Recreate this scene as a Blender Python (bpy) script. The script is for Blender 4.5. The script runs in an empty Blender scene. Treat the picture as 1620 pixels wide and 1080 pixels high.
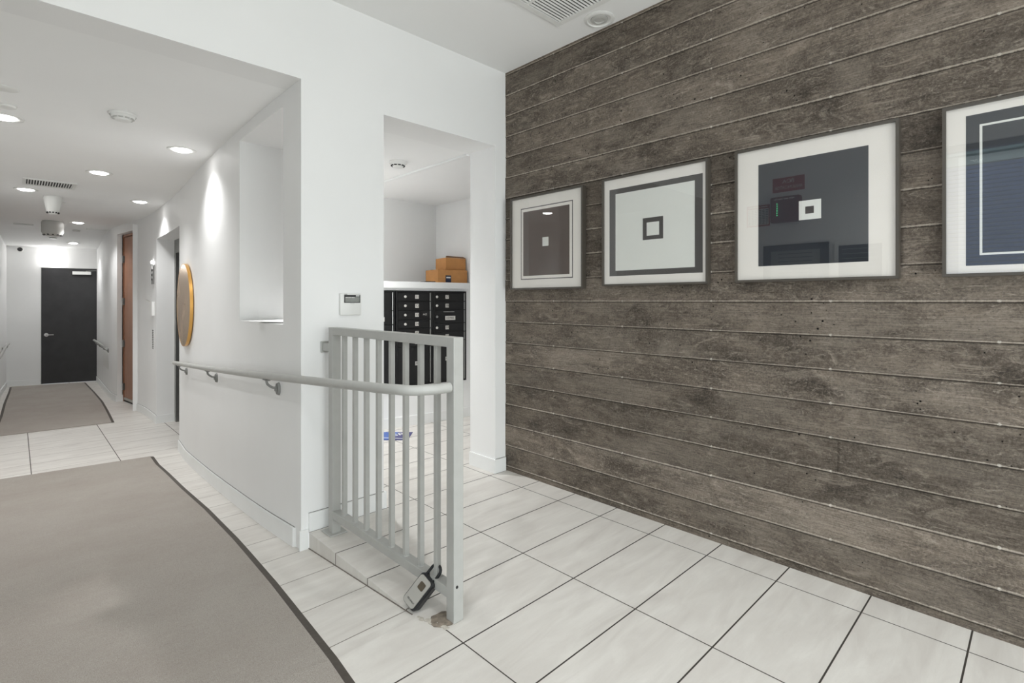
import bpy, bmesh, math, random
from mathutils import Vector, Matrix, noise

S = bpy.context.scene
COL = S.collection
rnd = random.Random(7)

# ------------------------------------------------------------------ camera
cam_d = bpy.data.cameras.new('camera')
cam = bpy.data.objects.new('camera', cam_d)
COL.objects.link(cam)
cam.location = (0, 0, 1.21)
cam.rotation_euler = (math.radians(90), 0, math.radians(-43.96))
cam_d.sensor_width = 36.0
cam_d.lens = 815.0 / 1620.0 * 36.0
cam_d.shift_y = -64.0 / 1620.0
cam_d.clip_start = 0.02
S.camera = cam

# ------------------------------------------------------------------ world, exposure, large lights
w = bpy.data.worlds.new('overcast_sky')
S.world = w
w.use_nodes = True
w.node_tree.nodes['Background'].inputs[0].default_value = (0.86, 0.93, 1.0, 1)
w.node_tree.nodes['Background'].inputs[1].default_value = 2.6
S.view_settings.view_transform = 'Standard'
S.view_settings.look = 'None'
S.view_settings.exposure = -0.28
S.view_settings.gamma = 1.0
S.view_settings.use_curve_mapping = False


def area(name, loc, rot, sx, sy, power, color=(1, 1, 1)):
    l = bpy.data.lights.new(name, 'AREA')
    l.shape = 'RECTANGLE'
    l.size, l.size_y, l.energy, l.color = sx, sy, power, color
    o = bpy.data.objects.new(name, l)
    o.location, o.rotation_euler = loc, rot
    COL.objects.link(o)
    return o


# added fill lamp behind the camera at unseen entrance glazing; daylight from left glazing
area('added_entrance_fill', (0.8, -2.95, 1.1), (math.radians(122), 0, 0), 3.1, 2.0, 142, (0.985, 0.99, 0.985))
area('daylight_side', (-1.15, -0.55, 1.35), (0, math.radians(-90), 0), 2.3, 2.2, 13, (0.955, 0.98, 1.0))


# ------------------------------------------------------------------ materials
def lin(c):
    out = []
    for v in c:
        v = v / 255.0
        out.append(v / 12.92 if v <= 0.04045 else ((v + 0.055) / 1.055) ** 2.4)
    return tuple(out) + (1.0,)


def new_mat(name):
    m = bpy.data.materials.new(name)
    m.use_nodes = True
    return m, m.node_tree, m.node_tree.nodes['Principled BSDF']


def N(nt, kind, **kw):
    n = nt.nodes.new(kind)
    for k, v in kw.items():
        if k.startswith('i_'):
            key = k[2:]
            n.inputs[int(key) if key.isdigit() else key].default_value = v
        else:
            setattr(n, k, v)
    return n


def math_n(nt, op, a, b=None, clamp=False):
    n = nt.nodes.new('ShaderNodeMath')
    n.operation = op
    n.use_clamp = clamp
    for i, v in enumerate((a, b)):
        if v is None:
            continue
        if hasattr(v, 'links'):
            nt.links.new(v, n.inputs[i])
        else:
            n.inputs[i].default_value = v
    return n.outputs[0]


def mixc(nt, fac, a, b):
    n = nt.nodes.new('ShaderNodeMix')
    n.data_type = 'RGBA'
    for i, v in ((0, fac), (6, a), (7, b)):
        if hasattr(v, 'links'):
            nt.links.new(v, n.inputs[i])
        else:
            n.inputs[i].default_value = v
    return n.outputs[2]


def ramp_n(nt, src, p0, p1, v0=0.0, v1=1.0):
    n = nt.nodes.new('ShaderNodeMapRange')
    n.clamp = True
    nt.links.new(src, n.inputs[0])
    n.inputs[1].default_value, n.inputs[2].default_value = p0, p1
    n.inputs[3].default_value, n.inputs[4].default_value = v0, v1
    return n.outputs[0]


def coords(nt, scale=(1, 1, 1), loc=(0, 0, 0), space='Object'):
    tc = nt.nodes.new('ShaderNodeTexCoord')
    mp = nt.nodes.new('ShaderNodeMapping')
    mp.inputs['Scale'].default_value = scale
    mp.inputs['Location'].default_value = loc
    nt.links.new(tc.outputs[space], mp.inputs[0])
    return mp.outputs[0]


def noise_n(nt, vec, scale, detail=3.0, rough=0.5, dist=0.0):
    n = nt.nodes.new('ShaderNodeTexNoise')
    n.inputs['Scale'].default_value = scale
    n.inputs['Detail'].default_value = detail
    n.inputs['Roughness'].default_value = rough
    n.inputs['Distortion'].default_value = dist
    nt.links.new(vec, n.inputs['Vector'])
    return n.outputs['Fac']


def bump_n(nt, bsdf, h, strength, dist=0.01):
    b = nt.nodes.new('ShaderNodeBump')
    b.inputs['Strength'].default_value = strength
    b.inputs['Distance'].default_value = dist
    nt.links.new(h, b.inputs['Height'])
    nt.links.new(b.outputs[0], bsdf.inputs['Normal'])


def plain(name, rgb, rough=0.5, metal=0.0, var=0.04, vscale=8.0, spec=0.5, bump=0.0, bscale=200.0, coat=0.0):
    m, nt, b = new_mat(name)
    c = lin(rgb)
    v = coords(nt)
    f = noise_n(nt, v, vscale, 3.0)
    f = ramp_n(nt, f, 0.3, 0.7)
    lo = tuple(x * (1 - var) for x in c[:3]) + (1,)
    hi = tuple(min(1, x * (1 + var)) for x in c[:3]) + (1,)
    nt.links.new(mixc(nt, f, lo, hi), b.inputs['Base Color'])
    b.inputs['Roughness'].default_value = rough
    b.inputs['Metallic'].default_value = metal
    b.inputs['Specular IOR Level'].default_value = spec
    b.inputs['Coat Weight'].default_value = coat
    if bump:
        bump_n(nt, b, noise_n(nt, v, bscale, 2.0), bump, 0.002)
    return m


def emit(name, rgb, strength):
    m, nt, b = new_mat(name)
    b.inputs['Base Color'].default_value = (0.8, 0.8, 0.8, 1)
    b.inputs['Emission Color'].default_value = rgb + (1,)
    b.inputs['Emission Strength'].default_value = strength
    return m


M = {}
M['wall'] = plain('white_wall_paint', (239, 239, 238), 0.55, var=0.012, vscale=2.5, bump=0.12, bscale=260, spec=0.4)
M['ceiling'] = plain('ceiling_paint', (244, 244, 243), 0.8, var=0.01, vscale=2, spec=0.2)
M['base'] = plain('baseboard_paint', (238, 239, 238), 0.35, var=0.015, vscale=6)
M['rail'] = plain('grey_enamel', (176, 176, 172), 0.38, var=0.035, vscale=20, spec=0.5)
M['steel'] = plain('brushed_steel', (150, 150, 148), 0.32, 1.0, var=0.06, vscale=30)
M['chrome'] = plain('chrome', (225, 225, 225), 0.12, 1.0, var=0.02)
M['white'] = plain('white_plastic', (232, 232, 229), 0.4, var=0.01)
M['offwhite'] = plain('grey_white_plastic', (196, 196, 192), 0.45, var=0.02)
M['dark'] = plain('dark_gap', (30, 30, 30), 0.6)
M['black'] = plain('black_rubber', (26, 27, 29), 0.45, var=0.1, vscale=40)
M['black_metal'] = plain('black_mailbox_enamel', (17, 17, 18), 0.42, var=0.12, vscale=25, spec=0.35)
M['black_door'] = plain('charcoal_door_laminate', (58, 58, 59), 0.45, var=0.12, vscale=6, spec=0.4)
M['frame'] = plain('grey_brown_frame', (78, 73, 66), 0.4, var=0.06, vscale=12)
M['mat_board'] = plain('cream_mat_board', (232, 228, 221), 0.8, var=0.01)
M['ink'] = plain('near_black_ink', (44, 40, 38), 0.6, var=0.03)
M['ink_blue'] = plain('blue_black_ink', (30, 36, 44), 0.5, var=0.03)
M['ink_brown'] = plain('brown_black_ink', (72, 57, 48), 0.6, var=0.03)
M['print_white'] = plain('print_white', (222, 224, 218), 0.7, var=0.01)
M['cardboard'] = plain('cardboard', (196, 140, 84), 0.75, var=0.07, vscale=14)
M['cardboard_dark'] = plain('cardboard_inside', (120, 84, 52), 0.8)
M['navy'] = plain('navy_label', (28, 38, 66), 0.5)
M['blue'] = plain('mail_blue', (45, 92, 176), 0.4, var=0.05)
M['purple'] = plain('mail_dark_blue', (58, 58, 118), 0.4)
M['paper'] = plain('white_paper', (240, 240, 238), 0.8, var=0.01)
M['gold'] = plain('brass_edge', (222, 170, 92), 0.28, 0.6, var=0.05)
M['sticker'] = plain('grey_number_sticker', (206, 204, 198), 0.6, var=0.04)
M['red'] = plain('sign_red', (176, 34, 34), 0.45, var=0.03)
M['darkred'] = plain('annunciator_red', (112, 20, 24), 0.35, var=0.04)
M['silver'] = plain('satin_silver', (176, 174, 168), 0.42, 0.55, var=0.04)
M['lcd'] = plain('lcd_grey', (142, 144, 140), 0.25, var=0.08, vscale=60)
M['mortar'] = plain('rough_mortar', (128, 118, 106), 0.9, var=0.3, vscale=60, bump=0.8, bscale=120)
M['mortar_light'] = plain('pale_mortar', (186, 180, 170), 0.9, var=0.2, vscale=60, bump=0.8, bscale=120)
M['caulk_shade'] = plain('caulk_shadow_line', (138, 138, 134), 0.8)  # caulk strip in grey that paints the shadow line above the baseboards
M['rail_dark'] = plain('grey_bracket_enamel', (130, 130, 127), 0.4, var=0.04, vscale=30)
M['brown'] = None
M['lamp'] = emit('lamp_glow', (1.0, 0.99, 0.98), 20.0)
M['bulb'] = emit('bulb_glow', (1.0, 0.99, 0.97), 60.0)
M['led'] = emit('green_led', (0.05, 1.0, 0.35), 8.0)

# brown veneer door
m, nt, b = new_mat('brown_veneer')
v = coords(nt, (14, 14, 0.8))
f = noise_n(nt, v, 3.0, 5, 0.6)
nt.links.new(mixc(nt, ramp_n(nt, f, 0.3, 0.7), lin((142, 98, 76)), lin((164, 118, 92))), b.inputs['Base Color'])
b.inputs['Roughness'].default_value = 0.4
M['brown'] = m

# bronze mirror
m, nt, b = new_mat('bronze_mirror')
b.inputs['Base Color'].default_value = lin((232, 204, 174))
b.inputs['Metallic'].default_value = 0.95
v = coords(nt)
f = noise_n(nt, v, 3.0, 2)
nt.links.new(ramp_n(nt, f, 0.2, 0.8, 0.22, 0.3), b.inputs['Roughness'])
M['mirror'] = m


# clear pane: reflecting by Fresnel, otherwise see-through
def pane_mat(name, ior, tint=(1, 1, 1, 1)):
    m = bpy.data.materials.new(name)
    m.use_nodes = True
    nt = m.node_tree
    nt.nodes.remove(nt.nodes['Principled BSDF'])
    out = [n for n in nt.nodes if n.type == 'OUTPUT_MATERIAL'][0]
    fr = N(nt, 'ShaderNodeFresnel')
    fr.inputs[0].default_value = ior
    tr = N(nt, 'ShaderNodeBsdfTransparent')
    tr.inputs[0].default_value = tint
    gl = N(nt, 'ShaderNodeBsdfGlossy')
    gl.inputs['Roughness'].default_value = 0.0
    gl.inputs['Color'].default_value = (1, 1, 1, 1)
    mx = N(nt, 'ShaderNodeMixShader')
    geo = N(nt, 'ShaderNodeNewGeometry')
    front = math_n(nt, 'SUBTRACT', 1.0, geo.outputs['Backfacing'])
    nt.links.new(math_n(nt, 'MULTIPLY', fr.outputs[0], front), mx.inputs[0])
    nt.links.new(tr.outputs[0], mx.inputs[1])
    nt.links.new(gl.outputs[0], mx.inputs[2])
    nt.links.new(mx.outputs[0], out.inputs[0])
    return m


M['glazing'] = pane_mat('picture_glazing', 1.85)
M['glass'] = pane_mat('window_glass', 1.5, (0.96, 0.98, 0.97, 1))

# carpet runner
m, nt, b = new_mat('grey_carpet')
v = coords(nt)
f1 = noise_n(nt, v, 420.0, 2.0, 0.7)
f2 = noise_n(nt, v, 2.2, 4.0, 0.6)
f3 = noise_n(nt, coords(nt, (2, 14, 2)), 6.0, 3.0)
c1 = mixc(nt, ramp_n(nt, f1, 0.3, 0.7), lin((142, 135, 128)), lin((196, 190, 182)))
c2 = mixc(nt, ramp_n(nt, f2, 0.35, 0.7, 0, 0.35), c1, lin((150, 139, 131)))
c3 = mixc(nt, ramp_n(nt, f3, 0.4, 0.8, 0, 0.25), c2, lin((182, 176, 166)))
nt.links.new(c3, b.inputs['Base Color'])
b.inputs['Roughness'].default_value = 0.95
b.inputs['Specular IOR Level'].default_value = 0.1
bump_n(nt, b, f1, 0.7, 0.004)
M['carpet'] = m
M['carpet_edge'] = plain('rubber_border', (78, 72, 66), 0.7, var=0.12, vscale=50)


# tiled floor
def tile_mat(name, xo, xp, yo, yp, wx, wy, xcol, ycol):
    m, nt, b = new_mat(name)
    tc = nt.nodes.new('ShaderNodeTexCoord')
    sp = nt.nodes.new('ShaderNodeSeparateXYZ')
    nt.links.new(tc.outputs['Object'], sp.inputs[0])

    def line(c, o, p, wd):
        a = math_n(nt, 'DIVIDE', math_n(nt, 'SUBTRACT', c, o), p)
        fr = math_n(nt, 'FRACT', math_n(nt, 'ADD', a, 0.5))
        d = math_n(nt, 'MULTIPLY', math_n(nt, 'ABSOLUTE', math_n(nt, 'SUBTRACT', fr, 0.5)), p)
        return ramp_n(nt, d, wd * 0.5, wd * 0.5 + 0.0007, 1.0, 0.0), math_n(nt, 'FLOOR', a)
    lx, ix = line(sp.outputs[0], xo, xp, wx)
    ly, iy = line(sp.outputs[1], yo, yp, wy)
    cmb = nt.nodes.new('ShaderNodeCombineXYZ')
    nt.links.new(ix, cmb.inputs[0])
    nt.links.new(iy, cmb.inputs[1])
    wn = nt.nodes.new('ShaderNodeTexWhiteNoise')
    nt.links.new(cmb.outputs[0], wn.inputs['Vector'])
    cloud = noise_n(nt, coords(nt, (1.2, 5.0, 1)), 2.4, 5.0, 0.6, 0.6)
    streak = noise_n(nt, coords(nt, (1.2, 60.0, 1)), 1.5, 3.0)
    fine = noise_n(nt, coords(nt), 160.0, 2.0)
    c = mixc(nt, ramp_n(nt, cloud, 0.3, 0.7), lin((206, 201, 195)), lin((226, 223, 217)))
    c = mixc(nt, ramp_n(nt, streak, 0.5, 0.75, 0, 0.22), c, lin((206, 201, 193)))
    c = mixc(nt, ramp_n(nt, wn.outputs[0], 0, 1, 0, 0.16), c, lin((212, 208, 202)))
    c = mixc(nt, ramp_n(nt, fine, 0.5, 0.75, 0, 0.1), c, lin((190, 186, 180)))
    c = mixc(nt, ly, c, lin(ycol))
    c = mixc(nt, lx, c, lin(xcol))
    nt.links.new(c, b.inputs['Base Color'])
    g = math_n(nt, 'MAXIMUM', lx, ly)
    nt.links.new(ramp_n(nt, g, 0, 1, 0.42, 0.9), b.inputs['Roughness'])
    b.inputs['Specular IOR Level'].default_value = 0.4
    h = math_n(nt, 'SUBTRACT', math_n(nt, 'MULTIPLY', fine, 0.08), g)
    bump_n(nt, b, h, 0.5, 0.002)
    return m


M['tile'] = tile_mat('lobby_tile', 2.368, 0.613, 0.188, 0.3112, 0.004, 0.005, (70, 65, 60), (62, 57, 52))
M['tile_hall'] = tile_mat('hall_tile', 0.105, 0.637, 0.188, 0.3117, 0.006, 0.0035, (84, 78, 72), (120, 112, 104))
M['tile_border'] = tile_mat('border_tile', -7.0, 20.0, 0.188, 0.3112, 0.004, 0.005, (70, 65, 60), (62, 57, 52))
M['tile_curb'] = tile_mat('curb_tile', 0.3, 5.0, 0.188, 0.3112, 0.003, 0.005, (120, 112, 104), (110, 102, 95))

# board-formed concrete
m, nt, b = new_mat('board_formed_concrete')
tc = nt.nodes.new('ShaderNodeTexCoord')
sp = nt.nodes.new('ShaderNodeSeparateXYZ')
nt.links.new(tc.outputs['Object'], sp.inputs[0])
zz = math_n(nt, 'DIVIDE', math_n(nt, 'SUBTRACT', sp.outputs[2], 1.21), 0.1467)
bi = math_n(nt, 'FLOOR', zz)
fr = math_n(nt, 'FRACT', math_n(nt, 'ADD', zz, 0.5))
dz = math_n(nt, 'MULTIPLY', math_n(nt, 'SUBTRACT', fr, 0.5), 0.1467)       # signed distance to the joint
wn = nt.nodes.new('ShaderNodeTexWhiteNoise')
cmb = nt.nodes.new('ShaderNodeCombineXYZ')
nt.links.new(bi, cmb.inputs[0])
nt.links.new(cmb.outputs[0], wn.inputs['Vector'])
# offset every board's pattern by its own random amount
off = nt.nodes.new('ShaderNodeVectorMath')
off.operation = 'MULTIPLY_ADD'
nt.links.new(wn.outputs['Color'], off.inputs[0])
off.inputs[1].default_value = (9, 9, 9)
nt.links.new(tc.outputs['Object'], off.inputs[2])


def vscale(vec, s):
    n = nt.nodes.new('ShaderNodeVectorMath')
    n.operation = 'MULTIPLY'
    nt.links.new(vec, n.inputs[0])
    n.inputs[1].default_value = s
    return n.outputs[0]


blot = noise_n(nt, vscale(off.outputs[0], (1, 1.0, 2.2)), 2.3, 6.0, 0.66, 0.8)
blot2 = noise_n(nt, vscale(off.outputs[0], (1, 2.0, 5.0)), 3.4, 9.0, 0.8, 1.4)
grain = noise_n(nt, vscale(off.outputs[0], (1, 1.6, 60.0)), 4.0, 4.0, 0.7, 0.4)
scuff = noise_n(nt, vscale(off.outputs[0], (1, 3.0, 10.0)), 3.0, 7.0, 0.8, 4.0)
speck = noise_n(nt, vscale(off.outputs[0], (1, 1, 1)), 110.0, 4.0, 0.8)
c = mixc(nt, ramp_n(nt, blot, 0.28, 0.72), lin((62, 56, 50)), lin((154, 143, 131)))
c = mixc(nt, ramp_n(nt, blot2, 0.52, 0.65, 0, 0.8), c, lin((180, 170, 158)))
c = mixc(nt, ramp_n(nt, blot2, 0.47, 0.3, 0, 0.8), c, lin((44, 39, 35)))
haze = noise_n(nt, vscale(off.outputs[0], (1, 0.9, 2.0)), 1.7, 5.0, 0.6, 1.0)
c = mixc(nt, ramp_n(nt, haze, 0.5, 0.68, 0, 0.6), c, lin((166, 157, 146)))
c = mixc(nt, ramp_n(nt, grain, 0.4, 0.65, 0, 0.5), c, lin((62, 57, 51)))
c = mixc(nt, ramp_n(nt, scuff, 0.55, 0.66, 0, 0.85), c, lin((176, 168, 157)))
c = mixc(nt, ramp_n(nt, speck, 0.5, 0.75, 0, 0.6), c, lin((166, 156, 144)))
c = mixc(nt, ramp_n(nt, speck, 0.46, 0.25, 0, 0.7), c, lin((46, 42, 38)))
# pits
vo = nt.nodes.new('ShaderNodeTexVoronoi')
vo.inputs['Scale'].default_value = 26.0
nt.links.new(tc.outputs['Object'], vo.inputs['Vector'])
pmask = noise_n(nt, vscale(off.outputs[0], (1, 1, 1)), 5.0, 2.0)
sepc = nt.nodes.new('ShaderNodeSeparateColor')
nt.links.new(vo.outputs['Color'], sepc.inputs[0])
rad = math_n(nt, 'MULTIPLY', math_n(nt, 'MULTIPLY', sepc.outputs[0], sepc.outputs[0]), ramp_n(nt, pmask, 0.44, 0.62, 0.0, 0.16))
pit = ramp_n(nt, math_n(nt, 'SUBTRACT', vo.outputs['Distance'], rad), -0.02, 0.02, 1.0, 0.0)
pit = math_n(nt, 'MULTIPLY', pit, ramp_n(nt, rad, 0.03, 0.05))
c = mixc(nt, pit, c, lin((26, 23, 21)))
# per-board tone
tone = mixc(nt, ramp_n(nt, wn.outputs[0], 0, 1, 0.0, 1.0), (0.64, 0.622, 0.60, 1), (1.0, 0.975, 0.95, 1))
mul = nt.nodes.new('ShaderNodeMix')
mul.data_type = 'RGBA'
mul.blend_type = 'MULTIPLY'
mul.inputs[0].default_value = 1.0
nt.links.new(c, mul.inputs[6])
nt.links.new(tone, mul.inputs[7])
c = mul.outputs[2]
# pale fin along each joint, its highlight and the shadow below painted in
jn = noise_n(nt, vscale(tc.outputs['Object'], (1, 30, 4)), 2.0, 4.0, 0.7)
wnj = nt.nodes.new('ShaderNodeTexWhiteNoise')
wnj.noise_dimensions = '1D'
nt.links.new(math_n(nt, 'FLOOR', math_n(nt, 'ADD', zz, 0.5)), wnj.inputs['W'])
wj = math_n(nt, 'MULTIPLY', ramp_n(nt, jn, 0.3, 0.75, 0.0006, 0.0046), ramp_n(nt, wnj.outputs[0], 0, 1, 0.5, 1.6))
fin = ramp_n(nt, math_n(nt, 'SUBTRACT', math_n(nt, 'ABSOLUTE', dz), wj), -0.001, 0.001, 1.0, 0.0)
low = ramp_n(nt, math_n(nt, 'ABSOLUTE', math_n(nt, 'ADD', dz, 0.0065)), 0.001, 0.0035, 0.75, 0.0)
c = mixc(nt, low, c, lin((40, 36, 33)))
c = mixc(nt, math_n(nt, 'MULTIPLY', fin, ramp_n(nt, blot2, 0.3, 0.6, 0.4, 0.9)), c, lin((186, 176, 163)))
# pale nail marks in columns along the joints
yf = math_n(nt, 'FRACT', math_n(nt, 'ADD', math_n(nt, 'DIVIDE', math_n(nt, 'SUBTRACT', sp.outputs[1], 0.645), 0.529), 0.5))
dy = math_n(nt, 'MULTIPLY', math_n(nt, 'SUBTRACT', yf, 0.5), 0.529)
rr_ = math_n(nt, 'SQRT', math_n(nt, 'ADD', math_n(nt, 'MULTIPLY', dy, dy), math_n(nt, 'MULTIPLY', dz, dz)))
nail = ramp_n(nt, rr_, 0.0035, 0.007, 1.0, 0.0)
nail = math_n(nt, 'MULTIPLY', nail, ramp_n(nt, speck, 0.4, 0.55, 0.2, 1.0))
c = mixc(nt, nail, c, lin((214, 208, 198)))
nt.links.new(c, b.inputs['Base Color'])
nt.links.new(ramp_n(nt, blot, 0.3, 0.7, 0.6, 0.75), b.inputs['Roughness'])
b.inputs['Specular IOR Level'].default_value = 0.2
h = math_n(nt, 'ADD', math_n(nt, 'MULTIPLY', grain, 0.5), math_n(nt, 'MULTIPLY', blot2, 0.5))
h = math_n(nt, 'SUBTRACT', math_n(nt, 'ADD', h, math_n(nt, 'MULTIPLY', speck, 0.3)), math_n(nt, 'MULTIPLY', pit, 2.0))
bump_n(nt, b, h, 0.9, 0.004)
M['concrete'] = m

# blue shutter across the drive
M['shutter'] = plain('blue_shutter_paint', (12, 84, 158), 0.35, var=0.08, vscale=3)
M['render_green'] = plain('grey_green_render', (176, 200, 198), 0.8)
M['asphalt'] = plain('asphalt', (86, 86, 84), 0.9, var=0.1, vscale=30)


# ------------------------------------------------------------------ mesh helpers
def world_loc(o):
    v = Vector((0, 0, 0))
    while o is not None:
        v += Vector(o.location)
        o = o.parent
    return v


def obj(name, bm, mats, parent=None, smooth=False, local=False):
    """link one mesh; geometry given in world coordinates unless local=True"""
    bmesh.ops.recalc_face_normals(bm, faces=bm.faces)
    me = bpy.data.meshes.new(name)
    if parent is None and not local:
        # origin at the base centre of the mesh
        pass
    if parent is not None and not local:
        off = world_loc(parent)
        for v in bm.verts:
            v.co -= off
    if smooth:
        for f in bm.faces:
            f.smooth = True
    bm.to_mesh(me)
    bm.free()
    if smooth:
        try:
            me.set_sharp_from_angle(angle=math.radians(38))
        except Exception:
            pass
    if not isinstance(mats, (list, tuple)):
        mats = [mats]
    for mm in mats:
        me.materials.append(mm)
    o = bpy.data.objects.new(name, me)
    COL.objects.link(o)
    o.parent = parent
    return o


def thing(name, label, cat, loc, group=None, rotz=0.0):
    o = bpy.data.objects.new(name, None)
    o.empty_display_size = 0.1
    o.location = loc
    o.rotation_euler = (0, 0, rotz)
    COL.objects.link(o)
    o['label'], o['category'] = label, cat
    if group:
        o['group'] = group
    return o


def tag(o, label, cat, group=None):
    o['label'], o['category'] = label, cat
    if group:
        o['group'] = group
    return o


def struct(o):
    o['kind'] = 'structure'
    return o


def box(bm, lo, hi, bev=0.0, mi=0, seg=2):
    lo, hi = Vector(lo), Vector(hi)
    c, s = (lo + hi) / 2, hi - lo
    g = bmesh.ops.create_cube(bm, size=1.0, matrix=Matrix.Translation(c) @ Matrix.Diagonal((abs(s.x), abs(s.y), abs(s.z), 1)))
    vs = g['verts']
    fs = set(f for v in vs for f in v.link_faces)
    if bev > 0:
        es = list(set(e for v in vs for e in v.link_edges))
        r = bmesh.ops.bevel(bm, geom=es, offset=bev, segments=seg, affect='EDGES', profile=0.5)
        fs = set(r['faces']) | set(f for f in fs if f.is_valid)
    for f in fs:
        if f.is_valid:
            f.material_index = mi
    return vs


def frame_box(bm, org, ax, ay, az, s, bev=0.0, mi=0, seg=2):
    """box with centre org, axes ax ay az, full sizes s"""
    m4 = Matrix((Vector(ax), Vector(ay), Vector(az))).transposed().to_4x4()
    m4.translation = Vector(org)
    g = bmesh.ops.create_cube(bm, size=1.0, matrix=m4 @ Matrix.Diagonal((s[0], s[1], s[2], 1)))
    vs = g['verts']
    fs = set(f for v in vs for f in v.link_faces)
    if bev > 0:
        es = list(set(e for v in vs for e in v.link_edges))
        r = bmesh.ops.bevel(bm, geom=es, offset=bev, segments=seg, affect='EDGES', profile=0.5)
        fs = set(r['faces']) | set(f for f in fs if f.is_valid)
    for f in fs:
        if f.is_valid:
            f.material_index = mi


def prism(bm, pts, z0, z1, mi=0):
    """vertical prism; z0,z1 numbers or functions of (x,y)"""
    f0 = z0 if callable(z0) else (lambda x, y: z0)
    f1 = z1 if callable(z1) else (lambda x, y: z1)
    a = [bm.verts.new((x, y, f0(x, y))) for x, y in pts]
    c = [bm.verts.new((x, y, f1(x, y))) for x, y in pts]
    n = len(pts)
    fs = [bm.faces.new(a[::-1]), bm.faces.new(c)]
    for i in range(n):
        j = (i + 1) % n
        fs.append(bm.faces.new((a[i], a[j], c[j], c[i])))
    for f in fs:
        f.material_index = mi


def poly(bm, pts, mi=0):
    f = bm.faces.new([bm.verts.new(p) for p in pts])
    f.material_index = mi
    return f


def tube(bm, pts, r, n=14, caps=True, mi=0):
    pts = [Vector(p) for p in pts]
    rings = []
    prev = None
    for i, p in enumerate(pts):
        if i == 0:
            t = pts[1] - p
        elif i == len(pts) - 1:
            t = p - pts[i - 1]
        else:
            t = (pts[i + 1] - p).normalized() + (p - pts[i - 1]).normalized()
        t.normalize()
        if prev is None:
            up = Vector((0, 0, 1)) if abs(t.z) < 0.9 else Vector((1, 0, 0))
            u = t.cross(up).normalized()
        else:
            u = (prev - t * prev.dot(t)).normalized()
        prev = u
        v = t.cross(u)
        rr = r[i] if isinstance(r, (list, tuple)) else r
        rings.append([bm.verts.new(p + (u * math.cos(2 * math.pi * k / n) + v * math.sin(2 * math.pi * k / n)) * rr) for k in range(n)])
    for a, b2 in zip(rings, rings[1:]):
        for k in range(n):
            f = bm.faces.new((a[k], a[(k + 1) % n], b2[(k + 1) % n], b2[k]))
            f.material_index = mi
    if caps:
        bm.faces.new(rings[0][::-1]).material_index = mi
        bm.faces.new(rings[-1]).material_index = mi


def lathe(bm, prof, org, axis=(0, 0, 1), n=28, mi=0, caps=True):
    """prof: list of (radius, height along axis)"""
    ax = Vector(axis).normalized()
    u = ax.cross(Vector((0, 0, 1)) if abs(ax.z) < 0.9 else Vector((1, 0, 0))).normalized()
    v = ax.cross(u)
    org = Vector(org)
    rings = []
    for r, h in prof:
        rings.append([bm.verts.new(org + ax * h + (u * math.cos(2 * math.pi * k / n) + v * math.sin(2 * math.pi * k / n)) * max(r, 1e-4)) for k in range(n)])
    for a, b2 in zip(rings, rings[1:]):
        for k in range(n):
            bm.faces.new((a[k], a[(k + 1) % n], b2[(k + 1) % n], b2[k])).material_index = mi
    if caps:
        bm.faces.new(rings[0][::-1]).material_index = mi
        bm.faces.new(rings[-1]).material_index = mi


def smooth_path(ctrl, n=8):
    """Catmull-Rom"""
    c = [Vector(p) for p in ctrl]
    c = [c[0] * 2 - c[1]] + c + [c[-1] * 2 - c[-2]]
    out = []
    for i in range(1, len(c) - 2):
        for k in range(n):
            t = k / n
            p0, p1, p2, p3 = c[i - 1], c[i], c[i + 1], c[i + 2]
            out.append(0.5 * ((2 * p1) + (p2 - p0) * t + (2 * p0 - 5 * p1 + 4 * p2 - p3) * t * t + (3 * p1 - p0 - 3 * p2 + p3) * t ** 3))
    out.append(c[-2])
    return out


def text_bm(bm, s, org, ax, ay, h, mi=0, depth=0.0006, align='CENTER', width=None):
    """text as solid letters; org = centre, ax = reading direction, ay = up, h = cap height"""
    cu = bpy.data.curves.new('t', 'FONT')
    cu.body = s
    cu.align_x = align
    cu.align_y = 'CENTER'
    cu.size = h / 0.7
    cu.extrude = depth / 2
    cu.resolution_u = 3
    to = bpy.data.objects.new('t', cu)
    me = bpy.data.meshes.new_from_object(to)
    ax, ay = Vector(ax).normalized(), Vector(ay).normalized()
    az = ax.cross(ay)
    org = Vector(org)
    k = 1.0
    if width:
        xs = [v.co.x for v in me.vertices]
        k = width / (max(xs) - min(xs))
    vs = [bm.verts.new(org + ax * v.co.x * k + ay * v.co.y + az * v.co.z) for v in me.vertices]
    for p in me.polygons:
        try:
            bm.faces.new([vs[i] for i in p.vertices]).material_index = mi
        except ValueError:
            pass
    bpy.data.objects.remove(to)
    bpy.data.curves.remove(cu)
    bpy.data.meshes.remove(me)


def nb():
    return bmesh.new()


# ------------------------------------------------------------------ setting: dimensions
XC = 2.53          # concrete wall
YF = 2.69          # lobby face of the mail-room wall
ZC = 2.84          # lobby ceiling
ZH = 2.366         # corridor ceiling
XL = -0.85         # left lobby wall
YB = -2.6          # added entrance glazing, unseen


def fz(y):         # corridor floor: level, ramp down 1:12, level
    return 0.0 if y < 1.67 else max(-0.35, -(y - 1.67) / 12.0)


def chz(y):        # corridor ceiling dips near the end
    return ZH if y < 11.3 else ZH - 0.145 * min(1.0, (y - 11.3) / 1.4)


WALLPTS = [(1.07, 2.69), (1.072, 3.2), (1.089, 3.75), (1.12, 4.48), (1.155, 5.1), (1.195, 5.7), (1.24, 6.32),
           (1.272, 7.0), (1.296, 7.87), (1.298, 8.3), (1.285, 8.65), (1.253, 9.0), (1.2, 9.5), (1.137, 10.0), (1.108, 10.3),
           (1.112, 10.8), (1.12, 11.3), (1.135, 12.1), (1.145, 12.85), (1.146, 13.3)]


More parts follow.
